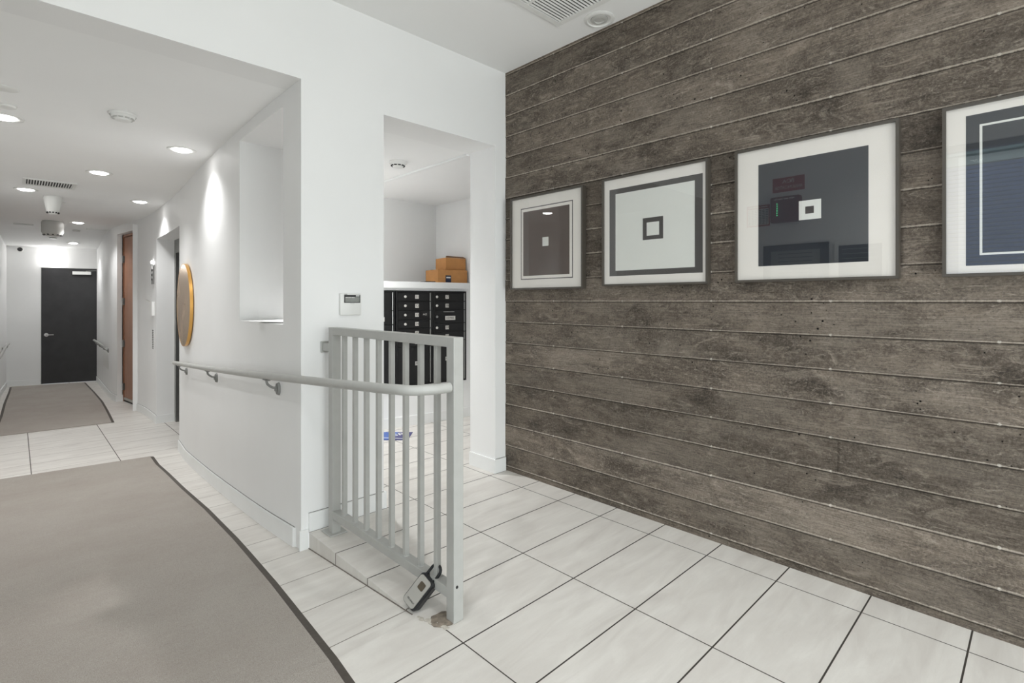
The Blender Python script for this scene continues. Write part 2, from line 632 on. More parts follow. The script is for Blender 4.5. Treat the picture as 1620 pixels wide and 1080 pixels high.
def wall_x(y):
    P = WALLPTS
    for i in range(len(P) - 1):
        if P[i][1] <= y <= P[i + 1][1]:
            t = (y - P[i][1]) / (P[i + 1][1] - P[i][1])
            m0 = (P[i + 1][0] - P[max(i - 1, 0)][0]) / (P[i + 1][1] - P[max(i - 1, 0)][1])
            j = min(i + 2, len(P) - 1)
            m1 = (P[j][0] - P[i][0]) / (P[j][1] - P[i][1])
            d = P[i + 1][1] - P[i][1]
            h00 = 2 * t ** 3 - 3 * t * t + 1
            h10 = t ** 3 - 2 * t * t + t
            return h00 * P[i][0] + h10 * d * m0 + (1 - h00) * P[i + 1][0] + (t ** 3 - t * t) * d * m1
    return P[-1][0]


LEFTPTS = [(XL, 2.6), (-0.84, 3.2), (-0.78, 4.2), (-0.66, 5.4), (-0.48, 6.6), (-0.33, 7.6), (-0.25, 8.6), (-0.21, 9.8), (-0.19, 11.0), (-0.178, 11.9), (-0.112, 13.2)]


def left_x(y):
    P = LEFTPTS
    for i in range(len(P) - 1):
        if P[i][1] <= y <= P[i + 1][1]:
            t = (y - P[i][1]) / (P[i + 1][1] - P[i][1])
            return P[i][0] * (1 - t) + P[i + 1][0] * t
    return P[0][0] if y < P[0][1] else P[-1][0]


def frange(a, b, step):
    n = max(1, int(math.ceil((b - a) / step - 1e-6)))
    return [a + (b - a) * i / n for i in range(n + 1)]


# ---- floor
bm = nb()
poly(bm, [(XL - 0.1, YB - 0.1, 0), (2.75, YB - 0.1, 0), (2.75, 1.63, 0), (XL - 0.1, 1.63, 0)], 0)
poly(bm, [(1.27, 1.63, 0), (2.75, 1.63, 0), (2.75, 2.69, 0), (1.27, 2.69, 0)], 0)
poly(bm, [(1.118, 1.63, 0), (1.27, 1.63, 0), (1.27, 2.69, 0), (1.118, 2.69, 0)], 3)
poly(bm, [(1.118, 2.69, 0), (3.6, 2.69, 0), (3.6, 2.97, 0), (1.118, 2.97, 0)], 0)
poly(bm, [(1.42, 2.97, 0), (3.6, 2.97, 0), (3.6, 5.0, 0), (1.42, 5.0, 0)], 0)
poly(bm, [(XL - 0.1, 1.63, 0), (1.106, 1.63, 0), (1.106, 1.67, 0), (XL - 0.1, 1.67, 0)], 0)
poly(bm, [(XL - 0.1, 1.67, 0), (1.106, 1.67, 0), (1.106, 2.7, fz(2.7)), (XL - 0.1, 2.7, fz(2.7))], 1)
poly(bm, [(XL - 0.1, 2.7, fz(2.7)), (1.5, 2.7, fz(2.7)), (1.5, 5.87, -0.35), (XL - 0.1, 5.87, -0.35)], 1)
poly(bm, [(XL - 0.1, 5.87, -0.35), (2.0, 5.87, -0.35), (2.0, 13.4, -0.35), (XL - 0.1, 13.4, -0.35)], 1)
# curb: face of the raised lobby slab beside the ramp, with a small nosing
poly(bm, [(1.106, 1.66, 0.0), (1.106, 2.675, 0.0), (1.106, 2.675, fz(2.675) - 0.01), (1.106, 1.66, -0.002)], 2)
poly(bm, [(1.106, 1.63, 0.0), (1.118, 1.63, 0.0), (1.118, 2.69, 0.0), (1.106, 2.69, 0.0)], 2)
struct(obj('floor', bm, [M['tile'], M['tile_hall'], M['tile_curb'], M['tile_border']]))

bm = nb()
yy = frange(1.70, 2.68, 0.1)
for a, c2 in zip(yy, yy[1:]):
    prism(bm, [(1.1025, a), (1.1065, a), (1.1065, c2), (1.1025, c2)], lambda x, y: fz(y) - 0.004, lambda x, y: fz(y) + 0.003)
struct(obj('trim_3', bm, plain('grey_caulk', (120, 113, 105), 0.8)))

# ---- concrete wall: boards, steps and fins as geometry
bm = nb()
P = 0.1467
ys = frange(YB, YF + 0.02, 0.011)
zs, kinds = [], []
for k in range(-9, 12):
    zj = 1.21 + P * k
    for dzv, kd in ((-0.005, 0), (-0.0015, 1), (0.0015, 1), (0.005, 0), (0.035, 0), (0.07, 0), (0.105, 0)):
        zv = zj + dzv
        if 0.001 < zv < ZC - 0.001:
            zs.append((zv, kd, k if dzv > 0 else k - 1))
zs = [(-0.01, 0, -9)] + zs + [(ZC + 0.01, 0, 11)]
offs = {}
cuts = {}
r2 = random.Random(11)
for k in range(-12, 14):
    offs[k] = [r2.uniform(-0.0025, 0.003) for _ in range(5)]
    cuts[k] = sorted([r2.uniform(-2.4, 2.4) for _ in range(2)])
cuts[-5] = [0.62, 2.3]
cuts[-3] = [0.72, -1.2]
cuts[9] = [1.4, 0.2]
rows = []
for zv, kd, bk in zs:
    row = []
    for y in ys:
        seg = sum(1 for c0 in cuts[bk] if y > c0)
        x = -offs[bk][seg]
        x -= 0.0022 * noise.noise(Vector((y * 1.3, zv * 9, bk)))
        if kd:
            a = noise.noise(Vector((y * 24, zv * 3, 4.0))) + 0.6 * noise.noise(Vector((y * 7, zv * 3, 9.0)))
            x = -0.0035 - max(0.0, 0.0045 * a) - offs[bk][seg] * 0.3
        row.append(bm.verts.new((XC + x, y, zv)))
    rows.append(row)
for a, c2 in zip(rows, rows[1:]):
    for i in range(len(ys) - 1):
        bm.faces.new((a[i], a[i + 1], c2[i + 1], c2[i]))
prism(bm, [(XC + 0.012, YB), (XC + 0.22, YB), (XC + 0.22, YF), (XC + 0.012, YF)], 0, ZC)
struct(obj('wall_right', bm, M['concrete']))

# ---- corridor right wall (curved) with recesses, its mass reaching into the mail room
NI0, NI1 = 2.938, 3.779
bm = nb()


def seg_spans(y0, y1):
    ym = (y0 + y1) / 2
    if NI0 < ym < NI1:
        return [(-0.5, 1.08), (2.29, 2.45)]
    if 6.32 < ym < 7.87:
        return [(2.0, 2.45)]
    if 9.0 < ym < 10.0:
        return [(2.24, 2.45)]
    return [(-0.5, 2.45)]


def back_x(y):
    return 1.43 if y < 5.1 else (1.55 if y < 8.6 else wall_x(y) + 0.12)


brk = [2.69, NI0, NI1, 5.1, 6.32, 7.87, 8.6, 9.0, 10.0, 13.3]
for a, c2 in zip(brk, brk[1:]):
    yy = frange(a, c2, 0.08)
    for y0, y1 in zip(yy, yy[1:]):
        bx = back_x((a + c2) / 2) if c2 <= 8.6 else None
        b0 = bx if bx else wall_x(y0) + 0.12
        b1 = bx if bx else wall_x(y1) + 0.12
        for z0, z1 in seg_spans(y0, y1):
            prism(bm, [(wall_x(y0), y0), (b0, y0), (b1, y1), (wall_x(y1), y1)], z0, z1)
struct(obj('wall_corridor_right', bm, M['wall']))

# ---- facade with the openings (front of mail room and corridor soffit)
bm = nb()
box(bm, (XL - 0.1, YF, ZH), (1.07, YF + 0.2, ZC + 0.05))
box(bm, (1.07, YF, 2.45), (1.43, YF + 0.275, ZC + 0.05))
box(bm, (1.43, YF, -0.02), (1.552, YF + 0.275, ZC + 0.05))
prism(bm, [(1.07, YF - 0.0005), (1.5, YF - 0.0005), (1.5, YF + 0.1), (1.09, YF + 0.1)], -0.12, 2.46)
box(bm, (1.552, YF, 2.30), (2.43, YF + 0.275, ZC + 0.05))
box(bm, (2.43, YF, -0.02), (3.6, YF + 0.275, ZC + 0.05))
struct(obj('wall_front', bm, M['wall']))

# ---- mail room shell
bm = nb()
box(bm, (1.35, 4.85, 0), (3.7, 5.0, 2.5))
struct(obj('wall_mailroom_back', bm, M['wall']))
bm = nb()
box(bm, (3.47, 2.965, 0), (3.6, 4.85, 2.5))
struct(obj('wall_mailroom_right', bm, M['wall']))
bm = nb()
box(bm, (1.43, 2.965, 2.30), (3.47, 4.85, 2.42))
struct(obj('ceiling_mailroom', bm, M['ceiling']))
bm = nb()
box(bm, (2.40, 2.975, 2.284), (2.43, 4.84, 2.2995), 0.003)
struct(obj('trim_1', bm, M['base']))

# ---- ceilings
bm = nb()
box(bm, (XL - 0.1, YB - 0.1, ZC), (2.75, YF, ZC + 0.1))
struct(obj('ceiling', bm, M['ceiling']))
bm = nb()
yy = [YF + 0.2, 6, 9, 11.3, 12.7, 13.4]
for y0, y1 in zip(yy, yy[1:]):
    pts = [(-1.0, y0, chz(y0)), (1.9, y0, chz(y0)), (1.9, y1, chz(y1)), (-1.0, y1, chz(y1))]
    poly(bm, pts)
    poly(bm, [(x, y, 2.5) for x, y, z in pts])
struct(obj('ceiling_corridor', bm, M['ceiling']))

# ---- corridor left wall, far wall
bm = nb()
yy = frange(2.65, 13.2, 0.25)
for y0, y1 in zip(yy, yy[1:]):
    prism(bm, [(left_x(y0), y0), (left_x(y0) - 0.15, y0), (left_x(y1) - 0.15, y1), (left_x(y1), y1)], -0.5, 2.45)
struct(obj('wall_corridor_left', bm, M['wall']))
FE = Vector((1.25, -0.31, 0)).normalized()        # direction along far wall
FO = Vector((0.349, 13.045, 0))                    # left edge of black door at floor
FN = Vector((FE.y, -FE.x, 0))                      # out of the wall, towards the camera


def FP(s, d, z):
    return FO + FE * s + FN * d + Vector((0, 0, z))


DW = 0.826
bm = nb()
for s0, s1, z0, z1 in ((-0.75, -0.012, -0.5, 2.45), (-0.012, DW + 0.004, 1.845, 2.45), (DW + 0.004, 1.1, -0.5, 2.45)):
    prism(bm, [tuple(FP(s0, 0, 0))[:2], tuple(FP(s1, 0, 0))[:2], tuple(FP(s1, -0.15, 0))[:2], tuple(FP(s0, -0.15, 0))[:2]], z0, z1)
struct(obj('wall_back', bm, M['wall']))

# ---- left lobby wall with side glazing, entrance wall with added glazing
bm = nb()
box(bm, (XL - 0.15, 0.72, -0.02), (XL, 2.66, ZC))
box(bm, (XL - 0.15, -1.8, 2.55), (XL, 0.72, ZC))
box(bm, (XL - 0.15, YB - 0.1, -0.02), (XL, -1.8, ZC))
struct(obj('wall_left', bm, M['wall']))
bm = nb()
box(bm, (XL - 0.15, YB - 0.12, 2.55), (2.75, YB, ZC))
box(bm, (XL - 0.15, YB - 0.12, -0.02), (-0.75, YB, 2.55))
box(bm, (2.35, YB - 0.12, -0.02), (2.75, YB, 2.55))
struct(obj('wall_entrance', bm, M['wall']))
# unseen entrance window, added to bring in fill light
wn1 = bpy.data.objects.new('added_window_1', None)
wn1.location = (0.8, YB - 0.06, 0)
COL.objects.link(wn1)
struct(wn1)
bm = nb()
for x in (-0.75, 0.02, 0.8, 1.57, 2.31):
    box(bm, (x, YB - 0.1, 0), (x + 0.04, YB - 0.03, 2.55))
for z in (0.0, 2.05, 2.51):
    box(bm, (-0.75, YB - 0.098, z), (2.35, YB - 0.032, z + 0.05))
obj('window_frame', bm, M['steel'], wn1)
bm = nb()
box(bm, (-0.73, YB - 0.07, 0.05), (2.33, YB - 0.062, 2.51))
obj('window_glass', bm, M['glass'], wn1)
wn2 = bpy.data.objects.new('window_2', None)
wn2.location = (XL - 0.06, -0.54, 0)
COL.objects.link(wn2)
struct(wn2)
bm = nb()
for y in (-1.8, -0.56, 0.68):
    box(bm, (XL - 0.1, y, 0), (XL - 0.03, y + 0.04, 2.55))
for z in (0.0, 2.5):
    box(bm, (XL - 0.098, -1.8, z), (XL - 0.032, 0.72, z + 0.05))
obj('window_frame', bm, M['steel'], wn2)
bm = nb()
box(bm, (XL - 0.07, -1.78, 0.05), (XL - 0.062, 0.7, 2.5))
obj('window_glass', bm, M['glass'], wn2)

# outside: drive and neighbouring shutter, mirrored in the fourth picture's glass
bm = nb()
box(bm, (-9, -12, -0.15), (9, YB - 0.12, -0.05))
box(bm, (-9, YB - 0.12, -0.15), (XL - 0.15, 2.4, -0.05))
struct(obj('floor_outside', bm, M['asphalt']))
bm = nb()
box(bm, (-4.35, -4, -0.05), (-4.05, 2.4, 4.2))
box(bm, (-4.05, -4, 2.99), (-3.98, 2.4, 3.05))
box(bm, (-4.05, -4, 3.12), (-3.95, 2.4, 3.2))
struct(obj('wall_outside', bm, M['render_green']))
bm = nb()
z = -0.04
while z < 2.95:
    box(bm, (-4.04, -3.8, z), (-4.002, 2.2, z + 0.047), 0.008, seg=1)
    z += 0.055
sh = obj('rolling_shutter', bm, M['shutter'])
tag(sh, 'blue ribbed rolling shutter across the drive, mirrored in the right-hand picture', 'shutter')

# ---- baseboards
bm = nb()


def base_run(y0, y1):
    yy = frange(y0, y1, 0.08)
    for a, c2 in zip(yy, yy[1:]):
        prism(bm, [(wall_x(a) - 0.014, a), (wall_x(a) + 0.004, a), (wall_x(c2) + 0.004, c2), (wall_x(c2) - 0.014, c2)],
              lambda x, y: fz(y) - 0.005, lambda x, y: fz(y) + 0.1)
        prism(bm, [(wall_x(a) - 0.003, a), (wall_x(a) + 0.004, a), (wall_x(c2) + 0.004, c2), (wall_x(c2) - 0.003, c2)],
              lambda x, y: fz(y) + 0.1003, lambda x, y: fz(y) + 0.1028, 1)


base_run(2.6896, 6.32)
prism(bm, [(1.058, 2.676), (1.1052, 2.676), (1.1052, 2.6895), (1.0575, 2.6895)], -0.09, 0.0175)
prism(bm, [(wall_x(6.32) - 0.012, 6.32), (1.5, 6.32), (1.5, 6.332), (wall_x(6.32) - 0.012, 6.332)], -0.35, -0.25)
base_run(7.87, 9.0)
prism(bm, [(wall_x(7.87) - 0.012, 7.858), (1.49, 7.858), (1.49, 7.87), (wall_x(7.87) - 0.012, 7.87)], -0.35, -0.25)
base_run(10.0, 12.8)
prism(bm, [(1.125, 9.988), (1.215, 9.988), (1.215, 10.0), (1.125, 10.0)], -0.35, -0.25)
struct(obj('baseboard_corridor_right', bm, [M['base'], M['caulk_shade']]))
bm = nb()
yy = frange(2.65, 13.1, 0.25)
for a, c2 in zip(yy, yy[1:]):
    prism(bm, [(left_x(a), a), (left_x(a) + 0.012, a), (left_x(c2) + 0.012, c2), (left_x(c2), c2)], lambda x, y: fz(y) - 0.005, lambda x, y: fz(y) + 0.1)
struct(obj('baseboard_corridor_left', bm, M['base']))
bm = nb()
box(bm, (1.1085, YF - 0.012, 0.0004), (1.552, YF - 0.0003, 0.096))
box(bm, (1.5525, YF - 0.012, 0.0004), (1.564, YF + 0.28, 0.096))
box(bm, (1.1085, YF - 0.003, 0.0964), (1.552, YF - 0.0003, 0.0985), 0, 1)
box(bm, (2.43, YF - 0.003, 0.0964), (XC - 0.006, YF - 0.0003, 0.0985), 0, 1)
box(bm, (2.418, YF - 0.012, 0.0004), (XC - 0.006, YF - 0.0003, 0.096))
box(bm, (2.418, YF, 0.0004), (2.4297, YF + 0.275, 0.096))
struct(obj('baseboard_front', bm, [M['base'], M['caulk_shade']]))
bm = nb()
p = [FP(-0.5, 0, 0), FP(-0.014, 0, 0), FP(-0.014, 0.012, 0), FP(-0.5, 0.012, 0)]
prism(bm, [(q.x, q.y) for q in p], -0.35, -0.25)
struct(obj('baseboard_back', bm, M['base']))

# ------------------------------------------------------------------ doors
# door_1: charcoal door at the corridor's end
d1 = bpy.data.objects.new('door_1', None)
d1.location = FP(DW / 2, 0, -0.35)
COL.objects.link(d1)
struct(d1)


def fbox(bm, s0, s1, d0, dd1, z0, z1, bev=0.0, mi=0):
    frame_box(bm, FP((s0 + s1) / 2, (d0 + dd1) / 2, (z0 + z1) / 2), FE, FN, (0, 0, 1), (s1 - s0, dd1 - d0, z1 - z0), bev, mi)


bm = nb()
fbox(bm, 0.0, DW, -0.05, -0.004, -0.343, 1.835, 0.002)
obj('door_leaf', bm, M['black_door'], d1)
bm = nb()
fbox(bm, -0.012, -0.001, -0.06, 0.006, -0.35, 1.845)
fbox(bm, -0.012, DW + 0.004, -0.06, 0.006, 1.836, 1.845)
obj('door_frame', bm, M['white'], d1)
bm = nb()
lathe(bm, [(0.001, 0.0), (0.035, 0.001), (0.033, 0.012), (0.018, 0.014), (0.012, 0.05), (0.001, 0.052)], FP(0.075, -0.004, 0.575), FN, 20)
fbox(bm, 0.06, 0.19, 0.035, 0.05, 0.567, 0.585, 0.005)
obj('door_handle', bm, M['chrome'], d1, smooth=True)
bm = nb()
fbox(bm, 0.46, 0.735, -0.004, 0.05, 1.715, 1.775, 0.004)
cl = obj('door_closer', bm, M['white'], d1)
bm = nb()
tube(bm, [FP(0.66, 0.03, 1.785), FP(0.80, 0.07, 1.795), FP(0.815, 0.0, 1.80)], 0.007, 8)
obj('closer_arm', bm, M['steel'], cl)

# door_2: brown veneer door in the right-hand wall
A2, B2 = Vector((1.345, 9.02, 0)), Vector((1.222, 9.985, 0))
E2 = (B2 - A2).normalized()
N2 = Vector((-E2.y, E2.x, 0))
d2 = bpy.data.objects.new('door_2', None)
d2.location = (1.28, 9.5, -0.35)
COL.objects.link(d2)
struct(d2)
L2 = (B2 - A2).length


def d2box(bm, s0, s1, d0, dd1, z0, z1, bev=0.0):
    o = A2 + E2 * (s0 + s1) / 2 + N2 * (d0 + dd1) / 2 + Vector((0, 0, (z0 + z1) / 2))
    frame_box(bm, o, E2, N2, (0, 0, 1), (s1 - s0, dd1 - d0, z1 - z0), bev)


bm = nb()
d2box(bm, 0.02, L2 - 0.012, -0.045, 0.0, -0.325, 2.195, 0.002)
obj('door_leaf', bm, M['brown'], d2)
bm = nb()
d2box(bm, 0.0, 0.018, -0.06, 0.012, -0.35, 2.235)
d2box(bm, L2 - 0.010, L2 + 0.004, -0.06, 0.012, -0.35, 2.235)
d2box(bm, 0.0, L2, -0.06, 0.012, 2.203, 2.235)
fr2 = obj('door_frame', bm, M['brown'], d2)
bm = nb()
d2box(bm, 0.02, L2 - 0.012, -0.04, 0.003, -0.35, -0.327)
obj('door_sweep', bm, M['dark'], d2)
bm = nb()
d2box(bm, 0.02, L2 - 0.014, 0.001, 0.006, -0.323, -0.285)
obj('kick_plate', bm, M['silver'], d2)
for z in (-0.12, 0.55, 1.2, 1.86):
    bm = nb()
    tube(bm, [A2 + E2 * (L2 - 0.012) + N2 * 0.016 + Vector((0, 0, z - 0.055)), A2 + E2 * (L2 - 0.012) + N2 * 0.016 + Vector((0, 0, z + 0.055))], 0.011, 10)
    d2box(bm, L2 - 0.045, L2 - 0.008, 0.0005, 0.006, z - 0.052, z + 0.052)
    obj('hinge', bm, M['steel'], d2)
bm = nb()
lathe(bm, [(0.001, 0.0), (0.028, 0.001), (0.026, 0.01), (0.012, 0.012), (0.01, 0.05), (0.001, 0.051)], A2 + E2 * 0.09 + Vector((0, 0, 0.6)), N2, 18)
d2box(bm, 0.08, 0.20, 0.04, 0.054, 0.592, 0.61, 0.004)
obj('door_handle', bm, M['chrome'], d2, smooth=True)
bm = nb()
prism(bm, [(1.2, 8.99), (1.62, 8.99), (1.62, 9.0), (1.2, 9.0)], -0.4, 2.3)
prism(bm, [(1.46, 9.0), (1.5, 9.0), (1.5, 10.1), (1.3, 10.1), (1.3, 10.06)], -0.4, 2.3)
prism(bm, [(1.2, 10.0), (1.5, 10.0), (1.5, 10.12), (1.2, 10.12)], -0.4, 2.3)
struct(obj('wall_closet', bm, M['wall']))

# door_3: lift entrance in its recess
d3 = bpy.data.objects.new('door_3', None)
d3.location = (1.52, 7.1, -0.35)
COL.objects.link(d3)
struct(d3)
bm = nb()
box(bm, (1.49, 7.79, -0.35), (1.56, 7.87, 2.0))
box(bm, (1.49, 6.32, -0.35), (1.56, 6.40, 2.0))
box(bm, (1.49, 6.40, 1.83), (1.56, 7.79, 2.0))
obj('door_frame', bm, M['steel'], d3)
bm = nb()
box(bm, (1.54, 7.1, -0.35), (1.57, 7.79, 1.83))
obj('door_leaf', bm, M['dark'], d3)
bm = nb()
box(bm, (1.54, 6.40, -0.35), (1.57, 7.097, 1.83))
obj('door_leaf', bm, M['dark'], d3)
bm = nb()
box(bm, (1.575, 6.2, -0.5), (1.7, 8.0, 2.45))
struct(obj('wall_lift', bm, M['dark']))

# ------------------------------------------------------------------ carpet runners
def sheet(bm, outline, zf, th, mi=0, step=None):
    n = len(outline)
    top = [bm.verts.new((x, y, zf(y) + th)) for x, y in outline]
    bot = [bm.verts.new((x, y, zf(y) + 0.0004)) for x, y in outline]
    bm.faces.new(top).material_index = mi
    for i in range(n):
        bm.faces.new((top[i], top[(i + 1) % n], bot[(i + 1) % n], bot[i])).material_index = mi


def strip_mat(bm, ys, xl, xr, zf, th, inset, mi_in, mi_edge):
    """runner with rubber borders on its long sides"""
    for y0, y1 in zip(ys, ys[1:]):
        cols = [xl(y0), xl(y0) + inset, xr(y0) - inset, xr(y0)], [xl(y1), xl(y1) + inset, xr(y1) - inset, xr(y1)]
        for i, mi in ((0, mi_edge), (1, mi_in), (2, mi_edge)):
            t = th if mi == mi_in else th * 0.55
            poly(bm, [(cols[0][i], y0, zf(y0) + t), (cols[0][i + 1], y0, zf(y0) + t), (cols[1][i + 1], y1, zf(y1) + t), (cols[1][i], y1, zf(y1) + t)], mi)


def lerp_pts(P):
    def f(y):
        if y <= P[0][1]:
            return P[0][0]
        for a, c2 in zip(P, P[1:]):
            if a[1] <= y <= c2[1]:
                t = (y - a[1]) / (c2[1] - a[1])
                return a[0] * (1 - t) + c2[0] * t
        return P[-1][0]
    return f


def zf_smooth(y):
    return fz(y)


R1 = lerp_pts([(0.66, -0.5), (0.772, 1.5), (0.85, 2.38), (0.9, 3.1), (0.937, 3.9), (0.955, 4.72), (0.978, 5.31), (1.0, 6.216)])
L1 = lerp_pts([(-0.55, -0.5), (-0.5, 3.0), (-0.35, 5.0), (-0.2, 6.31)])


def far_y(x):
    return 6.216 + (1.0 - x) * 0.1


def runner(name, label, ylist, xl, xr, zf, th, near_y, far_yf):
    root = thing(name, label, 'carpet', ((xl(ylist[0]) + xr(ylist[0])) / 2, ylist[0], zf(ylist[0])))
    def yy(y, x, i, last):
        if i == last:
            return far_yf(x)
        if i == 0:
            return near_y(x)
        return y
    # pile
    ins = 0.03
    bm = nb()
    last = len(ylist) - 1
    top, bot = [], []
    for i, y in enumerate(ylist):
        xs = [xl(y) + ins + (xr(y) - xl(y) - 2 * ins) * k / 6 for k in range(7)]
        row = [(x, yy(y, x, i, last)) for x in xs]
        top.append([bm.verts.new((x, q, zf(q) + th)) for x, q in row])
        bot.append([bm.verts.new((x, q, zf(q) + 0.0006)) for x, q in row])
    for i in range(last):
        for k in range(6):
            bm.faces.new((top[i][k], top[i][k + 1], top[i + 1][k + 1], top[i + 1][k]))
        bm.faces.new((top[i][0], top[i + 1][0], bot[i + 1][0], bot[i][0]))
        bm.faces.new((top[i][6], top[i + 1][6], bot[i + 1][6], bot[i][6]))
    for r_ in (0, last):
        for k in range(6):
            bm.faces.new((top[r_][k], top[r_][k + 1], bot[r_][k + 1], bot[r_][k]))
    obj('pile', bm, M['carpet'], root)
    for side in (0, 1):
        bm = nb()
        pr = None
        for i, y in enumerate(ylist):
            x0 = xl(y) if side == 0 else xr(y) - ins
            x1 = x0 + ins
            r_ = []
            for x, hh in ((x0, 0.0006 if side == 0 else th * 0.8), (x1, th * 0.8 if side == 0 else 0.0012)):
                q = yy(y, x, i, last)
                r_.append(bm.verts.new((x, q, zf(q) + hh)))
            r_ += [bm.verts.new((v.co.x, v.co.y, zf(v.co.y) + 0.0004)) for v in r_[::-1]]
            if pr:
                for k in range(3):
                    bm.faces.new((pr[k], pr[k + 1], r_[k + 1], r_[k]))
            pr = r_
        obj('border', bm, M['carpet_edge'], root)
    return root


ylist = frange(-0.5, 1.67, 0.3) + frange(1.67, 5.87, 0.25)[1:] + [6.0, 6.216]
runner('carpet_runner', 'long grey carpet runner with dark rubber border running down the ramp in front', ylist, L1, R1, fz, 0.009,
       lambda x: -0.5, far_y)
R2 = lerp_pts([(0.918, 8.314), (0.955, 9.23), (0.982, 10.16), (0.983, 11.3), (0.973, 12.2), (0.97, 12.75)])
L2f = lerp_pts([(-0.2, 8.37), (-0.15, 9.8), (-0.13, 11.0), (-0.1, 11.9), (-0.07, 12.9)])
ylist = [8.314] + frange(8.6, 12.5, 0.4) + [12.75]
runner('carpet_runner', 'grey carpet runner lying in front of the charcoal door at the far end', ylist, L2f, R2, fz, 0.009,
       lambda x: 8.31 + (0.918 - x) * 0.06, lambda x: 12.75 + (0.97 - x) * 0.248)

# ------------------------------------------------------------------ guard rail
GX, GS = 1.203, 0.046
g = thing('guard_rail', 'grey painted steel guard rail with vertical bars standing on the low tiled curb', 'railing', (GX, 2.08, 0))
yn, yf_ = 1.56, 2.585
for y in (yn, yf_):
    bm = nb()
    box(bm, (GX - GS / 2, y - GS / 2, 0.001), (GX + GS / 2, y + GS / 2, 1.073), 0.002)
    obj('post', bm, M['rail'], g)
for nm, z0, z1 in (('top_rail', 1.035, 1.0735), ('bottom_rail', 0.083, 0.123)):
    bm = nb()
    box(bm, (GX - 0.0225, yn + GS / 2 - 0.001, z0), (GX + 0.0225, yf_ - GS / 2 + 0.001, z1), 0.002)
    obj(nm, bm, M['rail'], g)
for i in range(1, 9):
    y = yn + (yf_ - yn) * i / 9
    bm = nb()
    box(bm, (GX - 0.0105, y - 0.0105, 0.122), (GX + 0.0105, y + 0.0105, 1.036), 0.0012)
    # weld bead at the foot
    lathe(bm, [(0.0165, 0.1215), (0.014, 0.126), (0.0085, 0.129)], (GX, y, 0), (0, 0, 1), 8)
    obj('baluster', bm, M['rail'], g)
bm = nb()
box(bm, (GX - 0.045, yf_ - 0.045, 0.0005), (GX + 0.05, yf_ + 0.06, 0.007), 0.002)
bp = obj('base_plate', bm, M['rail'], g)
bm = nb()
box(bm, (GX - 0.022, yf_ + GS / 2 - 0.001, 0.945), (GX + 0.012, YF - 0.006, 0.985), 0.004)
box(bm, (GX - 0.032, YF - 0.0065, 0.935), (GX + 0.022, YF - 0.0008, 0.995), 0.003)
obj('wall_bracket', bm, M['rail'], g)
bm = nb()
lathe(bm, [(0.001, 0), (0.006, 0.0), (0.005, 0.002), (0.001, 0.0025)], (GX - 0.008, yn - GS / 2, 0.135), (0, -1, 0), 10)
obj('screw', bm, M['dark'], g)


# ------------------------------------------------------------------ hand rails
def rail_z(y):
    return 0.885 - 0.067 * (y - 1.65)


def bracket(bm, wx, y, zr, side, rx):
    """wall plate, curved arm; side = -1 when the wall is on the +x side"""
    d = -side
    zp = zr - 0.078
    # oval plate
    n = 18
    for k0 in range(1):
        a = [bm.verts.new((wx - d * 0.0006, y + 0.027 * math.cos(t), zp + 0.037 * math.sin(t))) for t in [2 * math.pi * k / n for k in range(n)]]
        b2 = [bm.verts.new((wx - d * 0.014, y + 0.022 * math.cos(t), zp + 0.031 * math.sin(t))) for t in [2 * math.pi * k / n for k in range(n)]]
        bm.faces.new(a)
        bm.faces.new(b2)
        for k in range(n):
            bm.faces.new((a[k], a[(k + 1) % n], b2[(k + 1) % n], b2[k]))
    lathe(bm, [(0.001, 0), (0.010, 0), (0.009, 0.010), (0.001, 0.012)], (wx - d * 0.013, y, zp - 0.004), (-d, 0, 0), 10)
    pts = smooth_path([(wx - d * 0.008, y, zp + 0.012), (wx - d * 0.02, y, zp + 0.008), (wx - d * 0.038, y, zp + 0.012),
                       (rx + d * 0.006, y, zp + 0.032), (rx, y, zr - 0.024)], 5)
    tube(bm, pts, 0.0068, 8)
    box(bm, (rx - 0.011, y - 0.034, zr - 0.0245), (rx + 0.011, y + 0.034, zr - 0.018), 0.002)


h = thing('handrail', 'long grey round handrail sloping along the curved wall to the guard rail', 'handrail', (1.0, 3.6, 0))
off = 0.068
path = []
for y in frange(6.12, 2.3, 0.12) if False else [6.12 - 0.12 * i for i in range(33)]:
    path.append(Vector((wall_x(max(y, 2.7)) - off, y, rail_z(y))))
yl = path[-1].y
corner = [(1.002, yl - 0.2), (1.003, 1.86), (1.004, 1.74), (1.012, 1.66), (1.032, 1.61), (1.07, 1.582), (1.12, 1.566), (1.1785, 1.56)]
cp = smooth_path([(x, y, rail_z(max(y, 1.66))) for x, y in corner], 5)
bm = nb()
tube(bm, path + cp, 0.0195, 20)
obj('rail', bm, M['rail'], h, smooth=True)
for y in (5.78, 4.42, 3.0):
    bm = nb()
    bracket(bm, wall_x(y), y, rail_z(y) , -1, wall_x(y) - off)
    obj('bracket', bm, M['rail_dark'], h, smooth=True)

